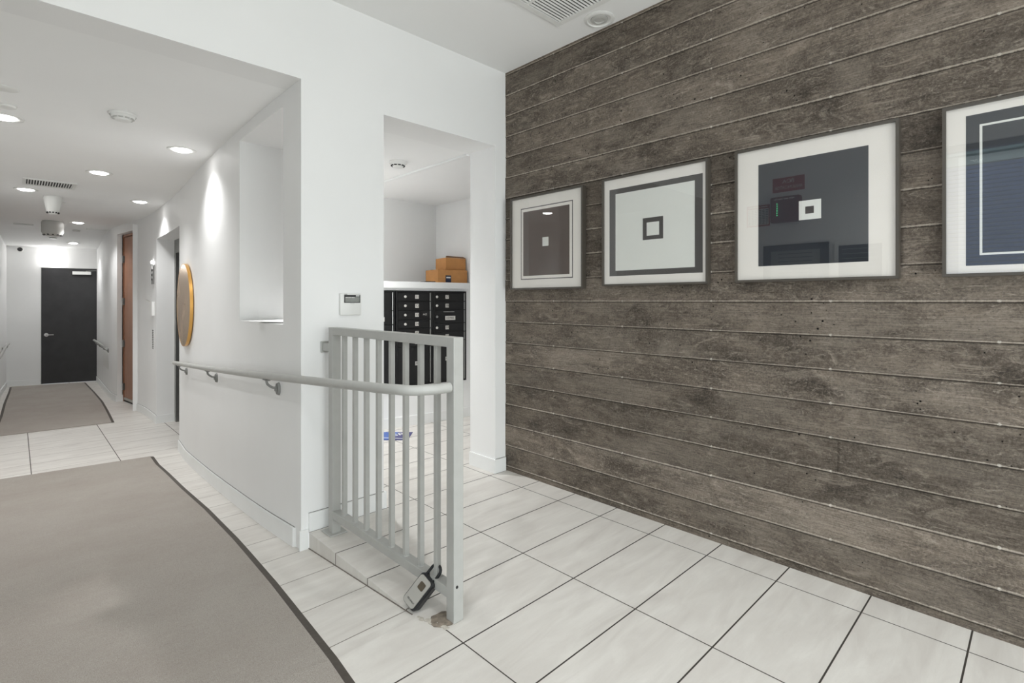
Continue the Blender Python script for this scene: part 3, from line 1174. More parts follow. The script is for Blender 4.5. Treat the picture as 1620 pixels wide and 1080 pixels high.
h2 = thing('handrail', 'short grey handrail on the right wall beside the charcoal door', 'handrail', (1.05, 11.5, 0.1))
bm = nb()
tube(bm, [(wall_x(y) - off, y, 0.47) for y in frange(10.55, 12.5, 0.15)], 0.019, 14)
obj('rail', bm, M['rail'], h2, smooth=True)
for y in (10.75, 11.45, 12.2):
    bm = nb()
    bracket(bm, wall_x(y), y, 0.47, -1, wall_x(y) - off)
    obj('bracket', bm, M['rail_dark'], h2, smooth=True)
h3 = thing('handrail', 'grey handrail end on the far left wall of the corridor', 'handrail', (-0.12, 11.5, 0.1))
bm = nb()
tube(bm, [(left_x(y) + off, y, 0.47) for y in frange(9.0, 12.4, 0.2)], 0.019, 14)
obj('rail', bm, M['rail'], h3, smooth=True)
for y in (9.4, 10.8, 12.2):
    bm = nb()
    bracket(bm, left_x(y), y, 0.47, 1, left_x(y) + off)
    obj('bracket', bm, M['rail_dark'], h3, smooth=True)

# ------------------------------------------------------------------ key lock box hanging on the last bar
def cam_vec(r, u, t):
    """right, up, towards the camera"""
    A = math.radians(43.96)
    F = Vector((math.sin(A), math.cos(A), 0))
    R = Vector((math.cos(A), -math.sin(A), 0))
    return R * r + Vector((0, 0, 1)) * u - F * t


by = yn + (yf_ - yn) / 9
la = cam_vec(0.071, 0.088, -0.012).normalized()            # length axis, up to the shackle
lw = cam_vec(0.043, -0.032, 0.030)
lw = (lw - la * lw.dot(la)).normalized()
ln = lw.cross(la)
if ln.dot(cam_vec(0, 0, 1)) < 0:
    ln = -ln
body_c = Vector((1.144, 1.708, 0.070))
lk = thing('key_lock_box', 'silver and black key lock box padlocked to the foot of the guard rail', 'lock box', tuple(body_c))


def lbox(bm, ca, cw, cn, sa, sw, sn, bev, mi=0, seg=3):
    frame_box(bm, body_c + la * ca + lw * cw + ln * cn, lw, ln, la, (sw, sn, sa), bev, mi, seg)


def rr_plate(bm, ca, cw, hw, hl, rad, n0, n1, mi=0, inset=0.0):
    """rounded rectangle slab on the box's face; n0..n1 along normal"""
    pts = []
    for sx, sy, a0 in ((1, 1, 0), (-1, 1, 90), (-1, -1, 180), (1, -1, 270)):
        for k in range(6):
            t = math.radians(a0 + 90 * k / 5)
            pts.append((sx * (hw - rad) + rad * math.cos(t), sy * (hl - rad) + rad * math.sin(t)))
    lo = [bm.verts.new(body_c + lw * (cw + x) + la * (ca + y) + ln * n0) for x, y in pts]
    hi = [bm.verts.new(body_c + lw * (cw + x * (1 - inset)) + la * (ca + y * (1 - inset * 0.6)) + ln * n1) for x, y in pts]
    bm.faces.new(lo).material_index = mi
    bm.faces.new(hi).material_index = mi
    n = len(pts)
    for k in range(n):
        bm.faces.new((lo[k], lo[(k + 1) % n], hi[(k + 1) % n], hi[k])).material_index = mi


bm = nb()
rr_plate(bm, 0, 0, 0.037, 0.066, 0.016, -0.026, 0.010)
rr_plate(bm, 0, 0, 0.037, 0.066, 0.016, 0.010, 0.017, inset=0.1)
obj('body', bm, M['black'], lk)
bm = nb()
rr_plate(bm, -0.001, -0.003, 0.0300, 0.0610, 0.013, 0.0165, 0.020, inset=0.05)
fp_ = obj('face_plate', bm, M['silver'], lk)
fp_['label'] = 'satin silver front'
bm = nb()
rr_plate(bm, 0.026, 0.0, 0.0140, 0.0150, 0.006, 0.0198, 0.0208)
obj('shutter_window', bm, plain('bronze_window', (74, 66, 54), 0.2), fp_)
bm = nb()
text_bm(bm, 'RELIABILT', body_c + la * -0.040 + ln * 0.0204, lw, la, 0.006, width=0.038)
obj('lettering', bm, M['dark'], fp_)
bm = nb()
top_c = body_c + la * 0.064
barp = Vector((GX, by, 0))
dirh = la.copy()
pts = []
for k in range(0, 3):
    pts.append(top_c - lw * 0.017 + la * (0.008 * k - 0.004))
hl = 0.056
pts = [top_c - lw * 0.021 - la * 0.004, top_c - lw * 0.021 + la * 0.018, top_c - lw * 0.021 + la * (hl - 0.021)]
for k in range(1, 8):
    t = math.pi * k / 8
    pts.append(top_c + la * (hl - 0.021) - lw * 0.021 * math.cos(t) + la * 0.021 * math.sin(t))
pts += [top_c + lw * 0.021 + la * (hl - 0.021), top_c + lw * 0.021 + la * 0.018, top_c + lw * 0.021 - la * 0.004]
tube(bm, pts, 0.0058, 12)
obj('shackle', bm, M['black'], lk, smooth=True)

# rough mortar where the post is set in the curb
bm = nb()
r3 = random.Random(3)
ring = []
cx0, cy0 = 1.172, 1.592
for k in range(22):
    t = 2 * math.pi * k / 22
    rr = 0.05 + r3.uniform(-0.004, 0.005)
    ring.append((cx0 + rr * 1.05 * math.cos(t), cy0 + rr * 0.95 * math.sin(t)))
c0 = [bm.verts.new((x, y, 0.0006)) for x, y in ring]
c1 = [bm.verts.new((cx0 + (x - cx0) * 0.85, cy0 + (y - cy0) * 0.85, 0.003 + r3.uniform(0, 0.003))) for x, y in ring]
c2_ = [bm.verts.new((cx0 + (x - cx0) * 0.4, cy0 + (y - cy0) * 0.4, 0.002 + r3.uniform(0, 0.003))) for x, y in ring]
for k in range(22):
    j = (k + 1) % 22
    bm.faces.new((c0[k], c0[j], c1[j], c1[k]))
    bm.faces.new((c1[k], c1[j], c2_[j], c2_[k]))
bm.faces.new(c2_)
tag(obj('mortar_patch', bm, M['mortar'], smooth=True), 'rough brown mortar patch around the near post of the guard rail', 'mortar patch')
bm = nb()
for k in range(16):
    t = k / 15
    x = 1.108 + 0.045 * t + r3.uniform(-0.006, 0.006)
    y = 1.665 - 0.13 * t + r3.uniform(-0.004, 0.004)
    s = r3.uniform(0.006, 0.012)
    g4 = bmesh.ops.create_icosphere(bm, subdivisions=1, radius=s, matrix=Matrix.Translation((x, y, 0.001)) @ Matrix.Diagonal((1, 1, 0.35, 1)))
tag(obj('mortar_lip', bm, M['mortar_light'], smooth=True), 'broken pale mortar edge at the low end of the tiled curb', 'mortar edge')

# ------------------------------------------------------------------ pictures
XPB = XC - 0.008            # back of frame (clear of the concrete's fins)
XPF = 2.487                 # front of frame


def ylz(bm, y0, y1, z0, z1, x0, x1, mi=0, bev=0.0):
    box(bm, (x0, y0, z0), (x1, y1, z1), bev, mi)


def ring_yz(bm, y0, y1, z0, z1, wdt, x0, x1, mi=0):
    ylz(bm, y0, y1, z1 - wdt, z1, x0, x1, mi)
    ylz(bm, y0, y1, z0, z0 + wdt, x0, x1, mi)
    ylz(bm, y0, y0 + wdt, z0 + wdt, z1 - wdt, x0, x1, mi)
    ylz(bm, y1 - wdt, y1, z0 + wdt, z1 - wdt, x0, x1, mi)


PK = 0.9940


def picture(y0, y1, z0, z1, label, shapes):
    y0, y1 = y0 * PK, y1 * PK
    z0, z1 = 1.21 + (z0 - 1.21) * PK, 1.21 + (z1 - 1.21) * PK
    shapes = [(k, a * PK, b_ * PK, 1.21 + (c_ - 1.21) * PK, 1.21 + (d_ - 1.21) * PK, m_, w_) for k, a, b_, c_, d_, m_, w_ in shapes]
    t = thing('framed_picture', label, 'picture', (XPB, (y0 + y1) / 2, z0), 'square framed prints on the concrete wall')
    bm = nb()
    ring_yz(bm, y0, y1, z0, z1, 0.011, XPF, XPB)
    ylz(bm, y0 + 0.008, y1 - 0.008, z0 + 0.008, z1 - 0.008, XPB - 0.006, XPB - 0.001)
    obj('frame', bm, M['frame'], t)
    bm = nb()
    ylz(bm, y0 + 0.011, y1 - 0.011, z0 + 0.011, z1 - 0.011, XPF + 0.012, XPF + 0.016)
    mt = obj('mat_board', bm, M['mat_board'], t)
    x = XPF + 0.0118
    lvl = 0
    for kind, a, b_, c_, d_, mat, wd in shapes:
        bm = nb()
        x1 = XPF + 0.0120 - 0.0004 * lvl
        if kind == 'fill':
            ylz(bm, a, b_, c_, d_, x1 - 0.0004, x1)
            lvl += 1
        else:
            ring_yz(bm, a, b_, c_, d_, wd, x1 - 0.0004, x1)
            lvl += 1
        obj('printed_square' if kind == 'fill' else 'printed_border', bm, M[mat], mt)
    bm = nb()
    ylz(bm, y0 + 0.0105, y1 - 0.0105, z0 + 0.0105, z1 - 0.0105, XPF + 0.004, XPF + 0.006)
    obj('glass', bm, M['glazing'], t)
    return t


picture(1.973, 2.614, 1.288, 1.922, 'framed print nearest the mail room: black square with thin outline and tiny white square',
        [('ring', 2.058, 2.518, 1.356, 1.844, 'ink', 0.0055), ('fill', 2.085, 2.495, 1.381, 1.819, 'ink_brown', 0), ('fill', 2.262, 2.316, 1.573, 1.631, 'print_white', 0)])
picture(1.180, 1.828, 1.297, 1.928, 'framed print with a pale square in a dark border around a small outlined square',
        [('fill', 1.211, 1.781, 1.355, 1.860, 'ink', 0), ('fill', 1.254, 1.739, 1.385, 1.830, 'print_white', 0),
         ('fill', 1.433, 1.558, 1.548, 1.669, 'ink', 0), ('fill', 1.457, 1.533, 1.570, 1.643, 'print_white', 0)])
picture(0.402, 1.045, 1.299, 1.931, 'framed print with a dark grey square, small white square and tiny dark centre',
        [('fill', 0.505, 0.939, 1.3725, 1.848, 'ink_blue', 0), ('fill', 0.677, 0.765, 1.569, 1.654, 'print_white', 0),
         ('fill', 0.705, 0.739, 1.595, 1.627, 'ink', 0)])
picture(-0.374, 0.271, 1.300, 1.932, 'framed print cut off by the right edge of the photo, dark square with white outline',
        [('fill', -0.307, 0.205, 1.339, 1.888, 'ink_blue', 0), ('ring', -0.269, 0.1675, 1.376, 1.849, 'print_white', 0.0075)])


# ------------------------------------------------------------------ things on the left wall (seen mirrored in the third picture)
def wl_box(bm, y0, y1, z0, z1, d, bev=0.0, mi=0, base=0.0006):
    box(bm, (XL + base, y0, z0), (XL + base + d, y1, z1), bev, mi)


AY, UZ = (0, 1, 0), (0, 0, 1)
bm = nb()
wl_box(bm, 1.72, 2.03, 2.36, 2.51, 0.003)
text_bm(bm, 'BDA', (XL + 0.0042, 1.875, 2.467), AY, UZ, 0.042, 1)
text_bm(bm, 'ANNUNCIATOR', (XL + 0.0042, 1.875, 2.403), AY, UZ, 0.036, 1, width=0.27)
tag(obj('wall_sign', bm, [M['red'], M['mat_board']]), 'red sign reading BDA annunciator on the left wall, mirrored in the third picture', 'sign')
an = thing('annunciator_panel', 'dark red annunciator box with green lights on the left wall under its red sign', 'alarm panel', (XL, 1.875, 2.03))
bm = nb()
wl_box(bm, 1.74, 2.03, 2.03, 2.30, 0.09, 0.018)
obj('housing', bm, M['darkred'], an)
bm = nb()
for a, b_ in ((1.79, 1.84), (1.85, 1.89), (1.90, 1.945), (1.955, 1.985)):
    box(bm, (XL + 0.0906, a, 2.265), (XL + 0.0914, b_, 2.277))
obj('lettering', bm, M['mat_board'], an)
for k in range(6):
    bm = nb()
    box(bm, (XL + 0.0905, 1.95, 2.10 + 0.024 * k), (XL + 0.094, 1.962, 2.109 + 0.024 * k), 0.001)
    obj('indicator_light', bm, M['led'], an)
bm = nb()
wl_box(bm, 2.06, 2.30, 2.02, 2.25, 0.003)
wl_box(bm, 2.072, 2.176, 2.035, 2.21, 0.001, mi=1, base=0.0036)
wl_box(bm, 2.186, 2.288, 2.035, 2.21, 0.001, mi=1, base=0.0036)
for k in range(9):
    for y in (2.078, 2.112, 2.148, 2.192, 2.226, 2.262):
        wl_box(bm, y, y + 0.022, 2.045 + 0.018 * k, 2.053 + 0.018 * k, 0.0008, mi=2, base=0.0046)
for a, b_ in ((2.08, 2.15), (2.158, 2.20), (2.208, 2.28)):
    wl_box(bm, a, b_, 2.225, 2.236, 0.0008, mi=1, base=0.0036)
tag(obj('wall_chart', bm, [M['red'], M['mat_board'], M['dark']]), 'red bordered chart with columns of small print on the left wall', 'sign')
nf = thing('notice_frame', 'black framed notice on the left wall below the annunciator box', 'notice', (XL, 1.75, 1.3))
bm = nb()
ring = ((1.50, 2.12, 1.30, 1.80),)
wl_box(bm, 1.50, 2.12, 1.30, 1.80, 0.006)
wl_box(bm, 1.50, 2.12, 1.735, 1.80, 0.022)
wl_box(bm, 1.50, 2.12, 1.30, 1.365, 0.022)
wl_box(bm, 1.50, 1.575, 1.30, 1.80, 0.022)
wl_box(bm, 2.045, 2.12, 1.30, 1.80, 0.022)
obj('frame', bm, M['black'], nf)
bm = nb()
wl_box(bm, 1.575, 2.045, 1.365, 1.735, 0.003, base=0.0066)
for k in range(8):
    wl_box(bm, 1.65, 1.97, 1.70 - 0.04 * k, 1.708 - 0.04 * k, 0.0006, mi=1, base=0.0096)
obj('notice_sheet', bm, [M['lcd'], M['dark']], nf)
dc = thing('directory_case', 'white framed directory case with dark board on the left wall near the side glazing', 'directory', (XL, 1.2, 1.2))
bm = nb()
wl_box(bm, 1.02, 1.45, 1.25, 1.79, 0.03, 0.003)
obj('frame', bm, M['white'], dc)
bm = nb()
wl_box(bm, 1.06, 1.41, 1.29, 1.75, 0.002, base=0.031)
for k in range(9):
    wl_box(bm, 1.09, 1.38, 1.71 - 0.045 * k, 1.716 - 0.045 * k, 0.0006, mi=1, base=0.033)
obj('letter_board', bm, [M['black'], M['lcd']], dc)

# ------------------------------------------------------------------ wall controller beside the opening
t = thing('wall_controller', 'white wall-mounted controller with grey display above the guard rail', 'thermostat', (1.337, YF, 1.13))
bm = nb()
box(bm, (1.276, YF - 0.02, 1.132), (1.400, YF - 0.0006, 1.252), 0.005)
obj('housing', bm, M['white'], t, smooth=True)
bm = nb()
box(bm, (1.297, YF - 0.0215, 1.200), (1.392, YF - 0.0198, 1.244), 0.0005)
sc = obj('display_bezel', bm, M['black'], t)
bm = nb()
box(bm, (1.302, YF - 0.0222, 1.204), (1.387, YF - 0.0214, 1.233))
obj('display', bm, M['lcd'], sc)
bm = nb()
box(bm, (1.366, YF - 0.0222, 1.2365), (1.386, YF - 0.0214, 1.2415))
for k in range(6):
    box(bm, (1.306 + 0.009 * k, YF - 0.0224, 1.2275), (1.311 + 0.009 * k, YF - 0.0220, 1.2315))
obj('indicator', bm, M['paper'], sc)
bm = nb()
tube(bm, [(1.333, YF - 0.0202, 1.196), (1.345, YF - 0.0202, 1.1945), (1.357, YF - 0.0202, 1.196)], 0.0012, 6)
obj('cover_notch', bm, M['offwhite'], t)
bm = nb()
box(bm, (1.298, YF - 0.0206, 1.2464), (1.315, YF - 0.0198, 1.2484))
obj('lettering', bm, M['dark'], t)

# ------------------------------------------------------------------ round bronze mirror on the curved wall
cy_, cz_ = 5.78, 1.172
nx = Vector((-1, 0.065, 0)).normalized()
mo = Vector((wall_x(cy_), cy_, cz_)) + nx * 0.010
t = thing('round_mirror', 'round bronze-tinted mirror with thin brass rim on the curved white wall', 'mirror', tuple(mo))
bm = nb()
lathe(bm, [(0.385, -0.004), (0.398, 0.0), (0.398, 0.026), (0.3935, 0.026), (0.3925, 0.019)], mo, nx, 72, caps=False)
lathe(bm, [(0.384, -0.004), (0.001, -0.004)], mo, nx, 72, caps=False)
obj('rim', bm, M['gold'], t, smooth=True)
bm = nb()
lathe(bm, [(0.3925, 0.014), (0.3925, 0.0255), (0.001, 0.0255)], mo, nx, 72)
obj('mirror_glass', bm, M['mirror'], t)


# ------------------------------------------------------------------ recessed downlights in the corridor
def downlight(x, y, z, label, power, name='downlight', lit=True, group='corridor downlights'):
    t = thing(name, label, 'ceiling light', (x, y, z), group)
    bm = nb()
    lathe(bm, [(0.062, 0.004), (0.066, -0.002), (0.088, -0.007), (0.096, -0.005), (0.098, -0.0006)], (x, y, z), (0, 0, 1), 36, caps=False)
    obj('trim_ring', bm, M['white'], t, smooth=True)
    bm = nb()
    lathe(bm, [(0.001, -0.016), (0.03, -0.0145), (0.052, -0.010), (0.064, -0.003), (0.064, -0.0008)], (x, y, z), (0, 0, 1), 30, caps=False)
    obj('lens', bm, M['lamp'], t)
    l = bpy.data.lights.new('downlight_beam', 'SPOT')
    l.energy = power
    l.spot_size = math.radians(130)
    l.spot_blend = 0.8
    l.shadow_soft_size = 0.05
    l.color = (0.985, 0.99, 0.99)
    lo = bpy.data.objects.new('downlight_beam', l)
    lo.location = (0, 0, -0.03)
    COL.objects.link(lo)
    lo.parent = t
    return t


PW = 52
downlight(0.917, 4.592, ZH, 'lit downlight right of the near ceiling vent, beside the brightly lit patch of wall', PW)
downlight(0.545, 5.922, ZH, 'lit downlight in the middle of the corridor ceiling, before the vent', PW)
downlight(0.08, 7.339, ZH, 'lit downlight just beyond the left end of the ceiling vent', PW)
downlight(1.047, 7.327, ZH, 'lit downlight close to the wall above the lift recess', PW)
downlight(0.668, 9.912, ZH, 'lit downlight near the hanging drum detector far down the corridor', PW)
downlight(0.76, 12.3, chz(12.3), 'farthest lit downlight, before the charcoal door', PW * 0.8)
downlight(-0.053, 4.551, ZH, 'lit downlight cut off by the left edge of the photo', PW)

# added fill lights in the lobby ceiling, unseen above and behind the camera
for (x, y, lb) in ((-0.1, 0.9, 'added lobby fill light above the camera, left side'), (-0.1, -1.2, 'added lobby fill light near the entrance, left side'),
                   (1.5, -1.2, 'added lobby fill light near the entrance, right side'), (1.2, 0.55, 'added lobby fill light above the camera, right side')):
    downlight(x, y, ZC, lb, 50, group='added lobby fill lights')

downlight(1.82, 4.0, 2.30, 'added mail room fill light over the left mailbox unit', 170, group='added mail room fill lights')  # added lamp on the hidden part of the ceiling, brightens the mail room

# ------------------------------------------------------------------ ceiling devices
# square return-air grille in the lobby
t = thing('ceiling_grille', 'white square louvred air grille in the lobby ceiling', 'vent', (2.04, 1.72, ZC))
gx0, gx1, gy0, gy1 = 1.72, 2.309, 1.41, 2.0
bm = nb()
for a in (((gx0, gy0), (gx1, gy0 + 0.035)), ((gx0, gy1 - 0.035), (gx1, gy1)), ((gx0, gy0 + 0.0355), (gx0 + 0.035, gy1 - 0.0355)), ((gx1 - 0.035, gy0 + 0.0355), (gx1, gy1 - 0.0355))):
    box(bm, (a[0][0], a[0][1], ZC - 0.012), (a[1][0], a[1][1], ZC - 0.0006), 0.0008, seg=1)
box(bm, ((gx0 + gx1) / 2 - 0.008, gy0 + 0.03, ZC - 0.011), ((gx0 + gx1) / 2 + 0.008, gy1 - 0.03, ZC - 0.003))
obj('frame', bm, M['white'], t)
bm = nb()
box(bm, (gx0 + 0.03, gy0 + 0.03, ZC - 0.0022), (gx1 - 0.03, gy1 - 0.03, ZC - 0.0008))
obj('backing', bm, plain('grille_shadow_gap', (84, 84, 82), 0.8), t)
bm = nb()
n = 25
for k in range(n):
    y = gy0 + 0.045 + (gy1 - gy0 - 0.09) * k / (n - 1)
    frame_box(bm, ((gx0 + gx1) / 2, y, ZC - 0.0065), (1, 0, 0), (0, 0.8, -0.6), (0, 0.6, 0.8), (gx1 - gx0 - 0.07, 0.0095, 0.0015))
sl = obj('louvres', bm, M['white'], t)

t = thing('ceiling_speaker', 'round white unlit fitting in the lobby ceiling by the concrete wall', 'ceiling fitting', (2.431, 1.794, ZC))
bm = nb()
lathe(bm, [(0.05, -0.0006), (0.05, -0.004), (0.066, -0.004), (0.07, -0.01), (0.076, -0.01), (0.088, -0.004), (0.088, -0.0006)], (2.431, 1.794, ZC), (0, 0, 1), 36, caps=False)
obj('trim_ring', bm, M['white'], t, smooth=True)
bm = nb()
lathe(bm, [(0.048, -0.0006), (0.048, -0.008), (0.030, -0.010), (0.028, -0.006), (0.001, -0.006)], (2.431, 1.794, ZC), (0, 0, 1), 30, caps=False)
obj('centre', bm, M['offwhite'], t, smooth=True)

# linear vent in the corridor ceiling
t = thing('ceiling_vent', 'white slotted air vent with dark openings in the corridor ceiling', 'vent', (0.24, 6.83, ZH))
bm = nb()
for a in ((0.05, 6.62, 0.44, 6.645), (0.05, 6.955, 0.44, 6.98), (0.05, 6.6455, 0.075, 6.9545), (0.415, 6.6455, 0.44, 6.9545)):
    box(bm, (a[0], a[1], ZH - 0.012), (a[2], a[3], ZH - 0.0006))
obj('frame', bm, M['white'], t)
bm = nb()
box(bm, (0.07, 6.64, ZH - 0.002), (0.42, 6.96, ZH - 0.0008))
obj('backing', bm, M['dark'], t)
for k in range(17):
    bm = nb()
    x = 0.085 + 0.02 * k
    box(bm, (x, 6.646, ZH - 0.008), (x + 0.008, 6.954, ZH - 0.0025))
    obj('blade', bm, M['white'], t)


def detector(x, y, z, r, h, label, dark=False):
    t = thing('smoke_detector', label, 'smoke detector', (x, y, z))
    bm = nb()
    lathe(bm, [(r, -0.0006), (r, -h * 0.28), (r * 0.93, -h * 0.36)], (x, y, z), (0, 0, 1), 30, caps=False)
    obj('base', bm, M['white'], t, smooth=True)
    bm = nb()
    lathe(bm, [(r * 0.9, -h * 0.3), (r * 0.8, -h * 0.6), (r * 0.62, -h * 0.72), (r * 0.55, -h * 0.95), (r * 0.4, -h), (0.001, -h)], (x, y, z), (0, 0, 1), 30, caps=False)
    obj('cover', bm, M['white'], t, smooth=True)
    for k in range(10):
        a = 2 * math.pi * k / 10
        bm = nb()
        c = Vector((x, y, z)) + Vector((math.cos(a), math.sin(a), 0)) * r * 0.72 + Vector((0, 0, -h * 0.69))
        frame_box(bm, c, (-math.sin(a), math.cos(a), 0), (math.cos(a), math.sin(a), 0), (0, 0, 1), (r * 0.30, r * 0.16, h * 0.12))
        obj('vent_slot', bm, M['dark'] if dark else M['offwhite'], t)
    return t


detector(0.479, 3.96, ZH, 0.072, 0.045, 'white smoke detector in the near corridor ceiling')
detector(2.155, 3.52, 2.30, 0.068, 0.05, 'white smoke detector with dark vents in the mail room ceiling', True)

# hanging drum-shaped detector and shaded one further on
def drum(x, y, z, r, h, label, mat, taper=1.0, vents=True):
    t = thing('pendant_detector', label, 'detector', (x, y, z))
    bm = nb()
    lathe(bm, [(r * 0.9, -0.0006), (r, -h * 0.12), (r * taper, -h * 0.72), (r * taper * 0.86, -h * 0.9), (r * 0.45 * taper, -h), (0.001, -h)], (x, y, z), (0, 0, 1), 30, caps=False)
    obj('housing', bm, mat, t, smooth=True)
    if vents:
        for k in range(12):
            a = 2 * math.pi * k / 12
            bm = nb()
            c = Vector((x, y, z)) + Vector((math.cos(a), math.sin(a), 0)) * r * taper * 0.80 + Vector((0, 0, -h * 0.91))
            frame_box(bm, c, (-math.sin(a), math.cos(a), 0), (math.cos(a), math.sin(a), 0), (0, 0, 1), (r * 0.16, r * 0.16, h * 0.07))
            obj('vent_slot', bm, M['dark'], t)
    return t


drum(0.30, 7.62, ZH, 0.085, 0.20, 'tapered white hanging detector with dark vents just beyond the ceiling vent', M['white'], 0.72)
drum(0.39, 10.0, ZH, 0.125, 0.22, 'grey-white drum-shaped detector hanging far down the corridor', M['offwhite'], 1.0)


def disc(name, x, y, z, r, h, label, cat, mat='white'):
    bm = nb()
    lathe(bm, [(r, -0.0006), (r * 0.98, -h * 0.6), (r * 0.86, -h), (0.001, -h)], (x, y, z), (0, 0, 1), 28)
    return tag(obj(name, bm, M[mat], smooth=True), label, cat)


disc('sprinkler_cover', -0.035, 4.27, ZH, 0.045, 0.012, 'small round sprinkler cover just above the left-edge downlight', 'sprinkler cover')
disc('blanking_disc', -0.042, 3.924, ZH, 0.06, 0.006, 'flat round blanking disc nearest the camera at the left edge', 'blanking disc')
disc('sprinkler_cover', 0.38, 8.02, ZH, 0.05, 0.01, 'round sprinkler cover beside the tapered hanging detector', 'sprinkler cover')
disc('sprinkler_cover', 0.72, 11.0, ZH, 0.05, 0.02, 'small sprinkler cover between the two farthest downlights', 'sprinkler cover', 'offwhite')
disc('sprinkler_cover', 0.47, 11.9, chz(11.9), 0.05, 0.02, 'sprinkler cover behind the drum-shaped detector', 'sprinkler cover', 'offwhite')
bm = nb()
box(bm, (-0.02, 10.6, ZH - 0.006), (0.20, 10.75, ZH - 0.0006))
tag(obj('access_plate', bm, M['offwhite']), 'flat plate on the corridor ceiling left of the drum-shaped detector', 'access plate')
bm = nb()
box(bm, (0.82, 10.55, ZH - 0.008), (1.08, 10.72, ZH - 0.0006))
tag(obj('access_plate', bm, M['white']), 'flat plate on the corridor ceiling near the right wall at the far end', 'access plate')

# dome camera
cdx, cdy = 0.06, 12.95
t = thing('dome_camera', 'small black dome security camera high on the far wall', 'security camera', (cdx, cdy, 2.15))
cpz = FP(-0.29, 0, 2.16)
bm = nb()
lathe(bm, [(0.05, 0.0006), (0.046, 0.018)], cpz, FN, 20)
obj('mount', bm, M['white'], t)
bm = nb()
lathe(bm, [(0.037, 0.019), (0.034, 0.036), (0.02, 0.05), (0.001, 0.055)], cpz, FN, 20)
obj('dome', bm, M['black'], t, smooth=True)

# bright wall lamp over the charcoal door
lp = FP(0.165, 0, 1.985)
t = thing('wall_lamp', 'small brightly lit lamp on the far wall above the charcoal door', 'lamp', tuple(lp))
bm = nb()
lathe(bm, [(0.055, 0.0006), (0.05, 0.02)], lp, FN, 20)
obj('mount', bm, M['white'], t)
bm = nb()
bmesh.ops.create_uvsphere(bm, u_segments=18, v_segments=12, radius=0.042, matrix=Matrix.Translation(lp + FN * 0.055))
obj('bulb', bm, M['bulb'], t, smooth=True)
l = bpy.data.lights.new('lamp_glow', 'POINT')
l.energy = 2.2
l.shadow_soft_size = 0.05
lo = bpy.data.objects.new('lamp_glow', l)
COL.objects.link(lo)
lo.parent = t
lo.location = FN * 0.13

# ------------------------------------------------------------------ fittings on the corridor's right wall
def wall_plate(bm, y0, y1, z0, z1, d, mi=0, base=0.0008, bev=0.0):
    x0, x1 = wall_x(y0), wall_x(y1)
    ym, xm = (y0 + y1) / 2, (x0 + x1) / 2
    e = Vector((x1 - x0, y1 - y0, 0)).normalized()
    n_ = Vector((-e.y, e.x, 0))
    xm = min(xm, wall_x(ym))
    frame_box(bm, Vector((xm, ym, (z0 + z1) / 2)) + n_ * (base + d / 2), e, n_, (0, 0, 1), ((y1 - y0), d, z1 - z0), bev, mi)


t = thing('call_panel', 'steel lift call panel with lit top lamp on the wall left of the lift recess', 'call panel', (wall_x(8.1), 8.1, 1.43))
bm = nb()
wall_plate(bm, 8.02, 8.16, 1.43, 1.68, 0.014, bev=0.002)
obj('plate', bm, M['steel'], t)
bm = nb()
lathe(bm, [(0.022, 0.0), (0.018, 0.012), (0.001, 0.014)], (wall_x(8.09) - 0.015, 8.09, 1.715), (-1, 0, 0), 14)
obj('lamp', bm, M['lamp'], t)
bm = nb()
for k in range(3):
    lathe(bm, [(0.016, 0), (0.013, 0.006), (0.001, 0.007)], (wall_x(8.09) - 0.015, 8.09, 1.49 + 0.06 * k), (-1, 0, 0), 12)
obj('button', bm, M['dark'], t)
bm = nb()
wall_plate(bm, 8.0, 8.20, 1.02, 1.20, 0.03, bev=0.002)
poly(bm, [(wall_x(8.0) - 0.034, 8.02, 1.20), (wall_x(8.2) - 0.034, 8.19, 1.20), (wall_x(8.1) - 0.10, 8.1, 1.25)])
tag(obj('paper_holder', bm, M['paper']), 'white leaflet holder on the wall below the lift call panel', 'leaflet holder')
bm = nb()
wall_plate(bm, 8.03, 8.15, 0.575, 0.85, 0.004, 1)
for k in range(11):
    wall_plate(bm, 8.05, 8.13, 0.59 + 0.023 * k, 0.602 + 0.023 * k, 0.002, 0, base=0.0052)
tag(obj('fire_notice', bm, [M['dark'], M['paper']]), 'upright dark lettered notice low on the wall beside the lift recess', 'sign')
bm = nb()
wall_plate(bm, 10.75, 11.6, 0.08, 0.34, 0.004)
tag(obj('wall_access_panel', bm, M['white']), 'flush white access panel under the short handrail by the charcoal door', 'access panel')

# papers on the sill of the deep opening
for i, (x, y, rz, lb) in enumerate(((1.165, 3.25, 0.35, 'white paper sheet sticking out over the sill of the deep opening, uppermost'),
                                    (1.19, 3.42, 0.1, 'white paper sheet lying under another on the sill of the deep opening'))):
    bm = nb()
    frame_box(bm, (x, y, 1.082 + 0.004 * (1 - i)), (math.cos(rz), math.sin(rz), 0), (-math.sin(rz), math.cos(rz), 0), (0, 0, 1), (0.216, 0.28, 0.0025))
    for v in bm.verts:
        v.co.z += 0.012 * max(0.0, (1.10 - v.co.x)) * (1 - i)
    tag(obj('paper_sheet', bm, M['paper']), lb, 'paper')

# ------------------------------------------------------------------ mail room: parapet, ledge, mailboxes
ME = Vector((0.992, -0.127, 0)).normalized()
MO = Vector((2.861, 4.284, 0))
MN = Vector((-0.127, -0.992, 0)).normalized()


def MP(s, d, z):
    return MO + ME * s + MN * d + Vector((0, 0, z))


def mbox(bm, s0, s1, d0, d1_, z0, z1, bev=0.0, mi=0):
    frame_box(bm, MP((s0 + s1) / 2, (d0 + d1_) / 2, (z0 + z1) / 2), ME, -MN, (0, 0, 1), (s1 - s0, d1_ - d0, z1 - z0), bev, mi)


